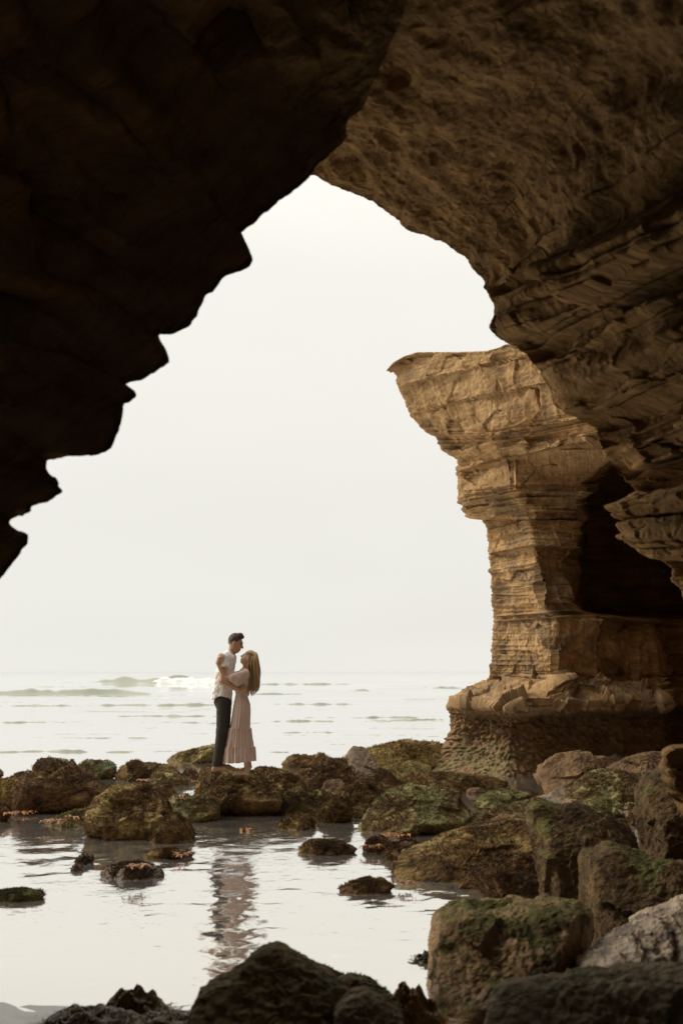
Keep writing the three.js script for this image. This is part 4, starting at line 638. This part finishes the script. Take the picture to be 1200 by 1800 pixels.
// hand: palm and five bent fingers from the wrist w along direction d; side s is where the thumb leaves
function handField(w, d, s, curl) {
  const nrm = v => { const l = Math.hypot(...v); return v.map(x => x / l); }, add = (a, b, k) => a.map((x, i) => x + b[i] * k);
  d = nrm(d); s = nrm(s); const palmEnd = add(w, d, 0.075), f = [];
  for (let k = 0; k < 4; k++) { const L = [0.062, 0.074, 0.070, 0.055][k], r = add(palmEnd, s, 0.032 - k * 0.021), m = add(add(r, d, L * 0.5), curl, 0.006), e = add(add(m, d, L * 0.45), curl, 0.018); f.push([r, m, 0.0095, 0.0085], [m, e, 0.0085, 0.007]); }
  const t0 = add(add(w, d, 0.025), s, 0.03), t1 = add(add(t0, d, 0.03), s, 0.025), t2 = add(t1, d, 0.032); f.push([t0, t1, 0.012, 0.01], [t1, t2, 0.01, 0.008]);
  const box = { c: add(w, d, 0.08), r: 0.15 };
  return { box, f: p => { let v = Math.min(capsule(p, w, palmEnd, 0.027, 0.034), capsule(p, add(w, s, 0.012), add(palmEnd, s, 0.026), 0.02, 0.016), capsule(p, add(w, s, -0.012), add(palmEnd, s, -0.026), 0.02, 0.016)); for (const [a, b, ra, rb] of f) v = smin(v, capsule(p, a, b, ra, rb), 0.006); return v; } };
}
function figure(fields, hands, head, tint) {
  const lo = [9, 9, 9], hi = [-9, -9, -9]; for (const [a, b, r] of fields.bounds) for (let q = 0; q < 3; q++) { lo[q] = Math.min(lo[q], a[q] - r, b[q] - r); hi[q] = Math.max(hi[q], a[q] + r, b[q] + r); }
  const gs = [surfaceNets((x, y, z) => fields.f([x, y, z]), lo, hi, 0.0105)];
  for (const h of hands) gs.push(surfaceNets((x, y, z) => h.f([x, y, z]), h.box.c.map(v => v - h.box.r), h.box.c.map(v => v + h.box.r), 0.0035));
  gs.push(surfaceNets((x, y, z) => head.f([x, y, z]), head.lo, head.hi, 0.0045));
  return tintGeo(mergeGeometries(gs), tint);
}
const skinMat = new THREE.MeshPhysicalMaterial({ vertexColors: true, roughness: 0.55 });
const cloth = (r, g, b, rough = 0.9) => new THREE.MeshPhysicalMaterial({ color: new THREE.Color(r, g, b), roughness: rough, side: THREE.DoubleSide });
const hairMat = new THREE.MeshPhysicalMaterial({ vertexColors: true, roughness: 0.5 });
const standD = 13.75;
{ // taller person, white shirt
  const o = new THREE.Group(), base = W(340 + 330 / 6.207, 1354, standD); o.position.set(...base);
  const j = (x, y, z = 0) => [(x - 330) * K, (1640 - y) * K, z];
  const seg = [], S = (a, b, ra, rb, sz = 1) => seg.push([a, b, ra, rb, sz]);
  S(j(352, 430), j(330, 600), 0.1, 0.092, 0.68); S(j(330, 600), j(318, 850), 0.092, 0.1, 0.7); S(j(345, 395, -0.15), j(345, 395, 0.15), 0.055, 0.055);
  S(j(385, 400), j(412, 290), 0.056, 0.052);
  const hipN = j(322, 900, 0.085), kneeN = j(312, 1225, 0.1), ankN = j(262, 1585, 0.095), hipF = j(322, 900, -0.085), kneeF = j(325, 1225, -0.09), ankF = j(285, 1580, -0.08);
  S(hipN, kneeN, 0.082, 0.055); S(kneeN, ankN, 0.055, 0.036); S(hipF, kneeF, 0.082, 0.055); S(kneeF, ankF, 0.055, 0.036);
  S(j(250, 1610, 0.095), j(345, 1612, 0.1), 0.034, 0.03); S(j(345, 1612, 0.1), j(425, 1632, 0.105), 0.03, 0.014); S(j(230, 1622, 0.095), j(262, 1585, 0.095), 0.03, 0.036);
  S(j(275, 1606, -0.08), j(370, 1610, -0.085), 0.034, 0.03); S(j(370, 1610, -0.085), j(455, 1630, -0.09), 0.03, 0.014);
  const shN = j(336, 412, 0.185), elN = j(322, 668, 0.245), wrN = j(505, 770, 0.215), shF = j(336, 412, -0.185), elF = j(370, 655, -0.25), wrF = j(530, 730, -0.19);
  S(shN, elN, 0.05, 0.043); S(elN, wrN, 0.043, 0.03); S(shF, elF, 0.05, 0.043); S(elF, wrF, 0.043, 0.03);
  const hN = handField(wrN, [0.75, 0.02, -0.5], [0.1, 1, 0.1], [0, 0, -1]), hF = handField(wrF, [0.75, -0.1, 0.5], [0.1, 1, 0], [0, 0, 1]);
  const hc = j(438, 245), ha = -0.32;     // the head nods down towards the other face
  const headF = p => { const q = tilted(p, hc, ha); let v = ellip(q, [-0.012, 0.025, 0], [0.094, 0.098, 0.075]); v = smin(v, ellip(q, [0.03, -0.045, 0], [0.062, 0.072, 0.058]), 0.04); v = smin(v, capsule(q, [0.058, -0.098, -0.012], [0.058, -0.098, 0.012], 0.022, 0.022), 0.03);
    v = smin(v, capsule(q, [0.088, 0.012, 0], [0.112, -0.032, 0], 0.009, 0.0135), 0.014); v = smin(v, capsule(q, [0.082, 0.028, -0.03], [0.082, 0.028, 0.03], 0.013, 0.013), 0.02); v = smin(v, capsule(q, [0.088, -0.062, -0.016], [0.088, -0.062, 0.016], 0.0085, 0.0085), 0.01); v = smin(v, capsule(q, [0.086, -0.076, -0.014], [0.086, -0.076, 0.014], 0.009, 0.009), 0.01);
    for (const s of [-1, 1]) { v = Math.max(v, -(Math.hypot(q[0] - 0.091, q[1] - 0.006, q[2] - s * 0.032) - 0.011)); v = smin(v, ellip(q, [-0.012, -0.006, s * 0.076], [0.018, 0.032, 0.01]), 0.008); }
    return smin(v, capsule(p, j(385, 400), j(410, 300), 0.056, 0.05), 0.03); };
  const skin = [0.5, 0.305, 0.2];
  const body = figure({ f: p => { let v = 9; for (const s of seg) v = smin(v, capsule(p, ...s), 0.03); return Math.min(v, headF(p) + 0.006); }, bounds: [...seg.map(s => [s[0], s[1], 0.2]), [hc, hc, 0.05]] }, [hN, hF], { f: headF, lo: hc.map((v, i) => v - [0.15, 0.2, 0.12][i]), hi: hc.map((v, i) => v + [0.16, 0.16, 0.12][i]) }, (x, y, z) => {
    const q = tilted([x, y, z], hc, ha), inHead = Math.hypot(q[0], q[1], q[2]) < 0.15; let c = skin.map(v => v * (1 + 0.06 * N3(x * 30, y * 30, z * 30)));
    if (inHead) { const e = Math.min(Math.hypot(q[0] - 0.085, q[1] - 0.006, q[2] - 0.032), Math.hypot(q[0] - 0.085, q[1] - 0.006, q[2] + 0.032)); if (e < 0.013) c = [0.06, 0.04, 0.03]; if (q[1] > 0.024 && q[1] < 0.036 && q[0] > 0.06) c = [0.05, 0.03, 0.02]; if (q[0] > 0.083 && q[1] < -0.055 && q[1] > -0.08) c = [0.4, 0.17, 0.13]; }
    return c;
  });
  part(o, 'body', body, skinMat);
  const hair = surfaceNets((x, y, z) => { const p = [x, y, z], q = tilted(p, hc, ha); let v = ellip(q, [-0.018, 0.034, 0], [0.094, 0.1, 0.079]); v = smin(v, capsule(q, [0.03, 0.125, -0.03], [0.066, 0.108, 0.0], 0.032, 0.018), 0.03); v = smin(v, capsule(q, [0.03, 0.12, 0.03], [0.062, 0.102, 0.02], 0.031, 0.016), 0.03);
    v += 0.005 * N3(q[0] * 30, q[1] * 60, q[2] * 55) + 0.003 * N3(q[0] * 110, q[1] * 110, q[2] * 110);
    v = Math.max(v, -(ellip(q, [0.085, -0.01, 0], [0.085, 0.094, 0.11]))); v = Math.max(v, -(Math.hypot(q[0] + 0.008, q[1] + 0.012, (Math.abs(q[2]) - 0.08)) - 0.03)); return Math.max(v, -(q[1] + 0.055 + 0.4 * (q[0] + 0.06))); }, hc.map((v, i) => v - [0.16, 0.14, 0.12][i]), hc.map((v, i) => v + [0.2, 0.2, 0.12][i]), 0.0045);
  part(o, 'hair', tintGeo(hair, (x, y, z) => mix3([0.03, 0.017, 0.01], [0.1, 0.056, 0.03], clamp(0.5 + 0.6 * N3(x * 60, y * 40, z * 60)))), hairMat);
  const wr = p => 0.006 * ridged(p[0] * 7 + p[1] * 3, p[1] * 9, p[2] * 7, 2) + 0.003 * N3(p[0] * 25, p[1] * 18, p[2] * 25);
  const hem = x => lut([[150, 868], [205, 872], [250, 848], [300, 828], [345, 842], [415, 876], [460, 878]], x / K + 330);
  const shirt = surfaceNets((x, y, z) => { const p = [x, y, z]; let v = capsule(p, j(355, 440), j(330, 600), 0.112, 0.112, 0.66); v = smin(v, capsule(p, j(326, 600), j(312, 880), 0.112, 0.118, 0.66), 0.05); v = smin(v, capsule(p, j(345, 402, -0.14), j(345, 402, 0.14), 0.068, 0.068), 0.05);
    v = smin(v, capsule(p, j(262, 560), j(205, 885), 0.03, 0.045, 0.35), 0.07);
    v = smin(v, capsule(p, j(400, 392), j(378, 345), 0.062, 0.06), 0.03);
    let sl = Math.max(capsule(p, shN, elN, 0.066, 0.082), -(y - j(0, 512)[1] + 0.06 * (x - 0))); let sf = Math.max(capsule(p, shF, elF, 0.066, 0.08), -(y - j(0, 512)[1])); v = smin(v, sl, 0.02); v = smin(v, sf, 0.02);
    v += wr(p); v = Math.max(v, -(capsule(p, j(402, 372), j(440, 250), 0.052, 0.06))); v = Math.max(v, y - j(0, 322)[1] - 0.5 * (0.055 - x)); return Math.max(v, (1640 - hem(x)) * K - y); }, [-0.26, 0.85, -0.36], [0.2, 1.68, 0.36], 0.0075);
  const shirtMat = cloth(0.87, 0.86, 0.87); part(o, 'shirt', shirt, shirtMat);
  const collar = new THREE.TubeGeometry(new THREE.CatmullRomCurve3([j(430, 395, 0.03), j(405, 372, 0.062), j(372, 345, 0.06), j(352, 325, 0.03), j(348, 322, 0), j(352, 325, -0.03), j(372, 345, -0.06), j(405, 372, -0.062), j(430, 395, -0.03)].map(p => new THREE.Vector3(...p))), 30, 0.013, 6); part(o, 'collar', collar, shirtMat);
  const tr = surfaceNets((x, y, z) => { const p = [x, y, z]; let v = capsule(p, j(318, 850), j(318, 905), 0.108, 0.108, 0.72); v = smin(v, capsule(p, j(270, 895, 0.06), j(270, 895, -0.06), 0.066, 0.066), 0.05); for (const [a, b, c] of [[hipN, kneeN, ankN], [hipF, kneeF, ankF]]) { v = smin(v, capsule(p, a, b, 0.094, 0.074), 0.03); v = smin(v, capsule(p, b, [c[0], c[1] - 0.02, c[2]], 0.074, 0.068), 0.03); }
    v += 0.6 * wr([x, y * 1.4, z]); v = Math.max(v, y - j(0, 835)[1]); return Math.max(v, j(0, 1588)[1] - y); }, [-0.3, 0.03, -0.27], [0.2, 1.02, 0.27], 0.0085);
  part(o, 'trousers', tr, cloth(0.05, 0.042, 0.038));
  top(o, 'person', 'person in white short-sleeved shirt and dark trousers, barefoot, looking down into an embrace', 'person');
}
{ // shorter person, long dusky pink dress
  const o = new THREE.Group(), base = W(340 + 560 / 6.207, 1362, standD - 0.05); o.position.set(...base);
  const j = (x, y, z = 0) => [(x - 560) * K, (1690 - y) * K, z];
  const seg = [], S = (a, b, ra, rb, sz = 1) => seg.push([a, b, ra, rb, sz]);
  S(j(538, 600), j(520, 780), 0.088, 0.075, 0.75); S(j(520, 780), j(524, 930), 0.07, 0.08, 0.8); S(j(552, 570, -0.125), j(552, 570, 0.125), 0.045, 0.045); S(j(548, 560), j(568, 470), 0.046, 0.043);
  const hip = z => j(530, 950, z); S(hip(0.075), j(545, 1260, 0.075), 0.075, 0.05); S(j(545, 1260, 0.075), j(588, 1620, 0.085), 0.05, 0.03); S(hip(-0.075), j(560, 1260, -0.07), 0.075, 0.05); S(j(560, 1260, -0.07), j(605, 1590, -0.05), 0.05, 0.03);
  S(j(590, 1655, 0.085), j(520, 1655, 0.09), 0.03, 0.029); S(j(520, 1655, 0.09), j(462, 1678, 0.095), 0.028, 0.012); S(j(588, 1620, 0.085), j(590, 1655, 0.085), 0.03, 0.03); S(j(612, 1612, -0.05), j(545, 1640, -0.05), 0.028, 0.026); S(j(545, 1640, -0.05), j(490, 1672, -0.05), 0.026, 0.012);
  const sh = j(562, 572, 0.15), el = j(345, 655, 0.185), wr0 = j(262, 478, 0.21); S(sh, el, 0.04, 0.035); S(el, wr0, 0.035, 0.025);
  const sh2 = j(562, 572, -0.15), el2 = j(390, 600, -0.25), wr2 = j(285, 455, -0.2); S(sh2, el2, 0.04, 0.035); S(el2, wr2, 0.035, 0.025);
  const h1 = handField(wr0, [0.38, 1, 0.03], [0.8, -0.2, 0.25], [0.3, 0, -0.6]), h2 = handField(wr2, [0.35, 1, 0.1], [0.8, -0.2, 0], [0.3, 0, 0.6]);
  const hc = j(585, 415), ha = -0.45;       // the head tips back; local +x is the back of the head, so the face looks to -x and up
  const headF = p => { const q0 = tilted(p, hc, ha), q = [-q0[0], q0[1], q0[2]]; let v = ellip(q, [-0.012, 0.02, 0], [0.088, 0.092, 0.07]); v = smin(v, ellip(q, [0.03, -0.042, 0], [0.056, 0.064, 0.052]), 0.04); v = smin(v, capsule(q, [0.056, -0.088, -0.008], [0.056, -0.088, 0.008], 0.018, 0.018), 0.03);
    v = smin(v, capsule(q, [0.08, 0.01, 0], [0.101, -0.026, 0], 0.007, 0.011), 0.014); v = smin(v, capsule(q, [0.08, -0.055, -0.013], [0.08, -0.055, 0.013], 0.009, 0.009), 0.01); v = smin(v, capsule(q, [0.078, -0.068, -0.012], [0.078, -0.068, 0.012], 0.009, 0.009), 0.01);
    for (const s of [-1, 1]) { v = Math.max(v, -(Math.hypot(q[0] - 0.084, q[1] - 0.006, q[2] - s * 0.029) - 0.01)); v = smin(v, ellip(q, [-0.01, -0.006, s * 0.07], [0.015, 0.027, 0.009]), 0.008); }
    return smin(v, capsule(p, j(548, 560), j(562, 480), 0.046, 0.042), 0.03); };
  const skin = [0.56, 0.36, 0.255];
  const body = figure({ f: p => { let v = 9; for (const s of seg) v = smin(v, capsule(p, ...s), 0.025); return Math.min(v, headF(p) + 0.006); }, bounds: [...seg.map(s => [s[0], s[1], 0.16]), [hc, hc, 0.05]] }, [h1, h2], { f: headF, lo: hc.map((v, i) => v - [0.15, 0.18, 0.11][i]), hi: hc.map((v, i) => v + [0.13, 0.14, 0.11][i]) }, (x, y, z) => {
    const q0 = tilted([x, y, z], hc, ha), q = [-q0[0], q0[1], q0[2]]; let c = skin.map(v => v * (1 + 0.05 * N3(x * 30, y * 30, z * 30)));
    if (Math.hypot(...q) < 0.14) { const e = Math.min(Math.hypot(q[0] - 0.08, q[1] - 0.006, q[2] - 0.029), Math.hypot(q[0] - 0.08, q[1] - 0.006, q[2] + 0.029)); if (e < 0.011) c = [0.09, 0.06, 0.045]; if (q[0] > 0.076 && q[1] < -0.05 && q[1] > -0.073) c = [0.45, 0.16, 0.14]; }
    return c;
  });
  part(o, 'body', body, skinMat);
  const dressMat = cloth(0.60, 0.455, 0.405), wr = p => 0.005 * ridged(p[0] * 9 + p[1] * 4, p[1] * 5, p[2] * 9, 2);
  const bod = surfaceNets((x, y, z) => { const p = [x, y, z]; let v = capsule(p, j(540, 620), j(520, 775), 0.1, 0.088, 0.72); v = smin(v, capsule(p, j(520, 775), j(522, 830), 0.088, 0.09, 0.72), 0.03); v = smin(v, capsule(p, j(556, 580, -0.12), j(556, 580, 0.12), 0.052, 0.052), 0.03);
    for (const s of [1, -1]) { v = smin(v, capsule(p, j(562, 588, s * 0.15), j(425, 640, s * 0.185), 0.055, 0.062), 0.03); v = smin(v, capsule(p, j(500, 650, s * 0.17), j(475, 690, s * 0.17), 0.06, 0.05), 0.03); }
    v += wr(p); v = Math.max(v, -(capsule(p, j(546, 545), j(575, 440), 0.05, 0.07))); v = Math.max(v, -(x - j(388, 0)[0])); return Math.max(v, j(0, 835)[1] - y); }, [-0.26, 1.0, -0.32], [0.14, 1.45, 0.32], 0.0075);
  part(o, 'bodice', bod, dressMat);
  const L = [[800, 452], [860, 440], [930, 428], [1100, 405], [1180, 392], [1190, 376], [1350, 347], [1380, 345], [1390, 330], [1470, 328], [1560, 320]], Rr = [[800, 566], [860, 585], [930, 610], [1020, 614], [1100, 611], [1180, 608], [1190, 622], [1350, 648], [1380, 650], [1390, 664], [1470, 668], [1560, 678]];
  const tier = (y0, y1, name) => {
    const nu = 160, nv = Math.round((y1 - y0) / 7), g = sheet(nu, nv, (i, q) => {
      const v = q / (nv - 1), y = mix(y0, y1, v), a = i / (nu - 1) * 2 * Math.PI, l = lut(L, y), r = lut(Rr, y), cx = (l + r) / 2, rx = (r - l) / 2 * K, rz = lut([[800, 0.125], [930, 0.158], [1180, 0.165], [1560, 0.2]], y);
      const t = sstep(830, 1500, y), fold = 0.05 * t * Math.sin(a * 9 + 1.5 * N3(Math.cos(a) * 2, y * 0.003, Math.sin(a) * 2)) + 0.06 * t * N3(Math.cos(a) * 2.4, y * 0.0016 + (name === 'ruffle' ? 3 : 0), Math.sin(a) * 2.4) + (y0 > 1000 ? 0.05 * (1 - v * 0.5) * Math.sin(a * 23 + 3 * N3(Math.cos(a) * 3, 2, Math.sin(a) * 3)) : 0.02 * Math.sin(a * 17));
      const k = 1 + fold; return [(cx - 560) * K + Math.cos(a) * rx * k, (1690 - y + (y1 > 1500 ? 10 * v * N3(Math.cos(a) * 1.5, 8, Math.sin(a) * 1.5) + 12 * v * Math.cos(a) : 0)) * K, Math.sin(a) * rz * k];
    }); g.computeVertexNormals(); part(o, name, g, dressMat);
  };
  tier(800, 1188, 'skirt'); tier(1182, 1390, 'skirt_tier'); tier(1384, 1552, 'ruffle');
  const locks = [], tub = (pts, r0, r1) => { const c = new THREE.CatmullRomCurve3(pts.map(p => new THREE.Vector3(...p))), g = new THREE.TubeGeometry(c, 16, 1, 5), P = g.attributes.position.array; for (let i = 0; i <= 16; i++) { const t = i / 16, r = mix(r0, r1, t) * (0.55 + 0.45 * Math.sin(Math.PI * Math.min(1, t * 1.6 + 0.15))), q = c.getPointAt(t); for (let k = 0; k <= 5; k++) { const m = (i * 6 + k) * 3; P[m] = q.x + (P[m] - q.x) * r; P[m + 1] = q.y + (P[m + 1] - q.y) * r; P[m + 2] = q.z + (P[m + 2] - q.z) * r; } } g.computeVertexNormals(); const s = rnd(), cl = mix3([0.22, 0.13, 0.06], [0.55, 0.37, 0.2], s); return tintGeo(g, () => cl); };
  for (let k = 0; k < 190; k++) {
    const z = (rnd() - 0.5) * 0.15, b = rnd(), ex = mix(605, 712, b), ey = mix(845, 765, Math.abs(b - 0.25) * 1.2) - rnd() * rnd() * 110, wv = (rnd() - 0.5) * 26, zz = z * 1.25;
    locks.push(tub([j(mix(565, 600, rnd()), 352 + Math.abs(z) * 260, z * 0.5), j(mix(640, 668, b), 362 + Math.abs(z) * 300, z * 0.8), j(mix(585, 693, b), 450 + rnd() * 20, zz), j(mix(578, 708, b) - wv, 580 + rnd() * 20, zz), j(mix(594, 716, b) + wv, 680, zz + (rnd() - 0.5) * 0.03), j(ex + (rnd() - 0.5) * 20, ey, zz + (rnd() - 0.5) * 0.04)], 0.0125, 0.002));
  }
  for (let k = 0; k < 26; k++) { const b = rnd(), z = 0.05 + 0.03 * rnd(); locks.push(tub([j(575 + 20 * rnd(), 348, z * 0.4), j(590 + 20 * b, 400, z), j(570 + 25 * b, 490, z + 0.02), j(mix(500, 590, b), 545, z + 0.06), j(mix(435, 585, b), mix(572, 620, b), z + 0.1)], 0.012, 0.002)); }
  for (let k = 0; k < 40; k++) { const a = rnd(), z = (rnd() - 0.5) * 0.14; locks.push(tub([j(558 + 15 * a, 352 + Math.abs(z) * 350, z * 0.6), j(600 + 15 * a, 340 + Math.abs(z) * 350, z), j(650, 370 + Math.abs(z) * 350, z), j(672, 430, z)], 0.016, 0.014)); }
  part(o, 'hair', mergeGeometries(locks), hairMat);
  top(o, 'person', 'person with long fair hair in dusky pink tiered dress, barefoot, looking up while embraced', 'person');
}
renderer.render(scene, camera);
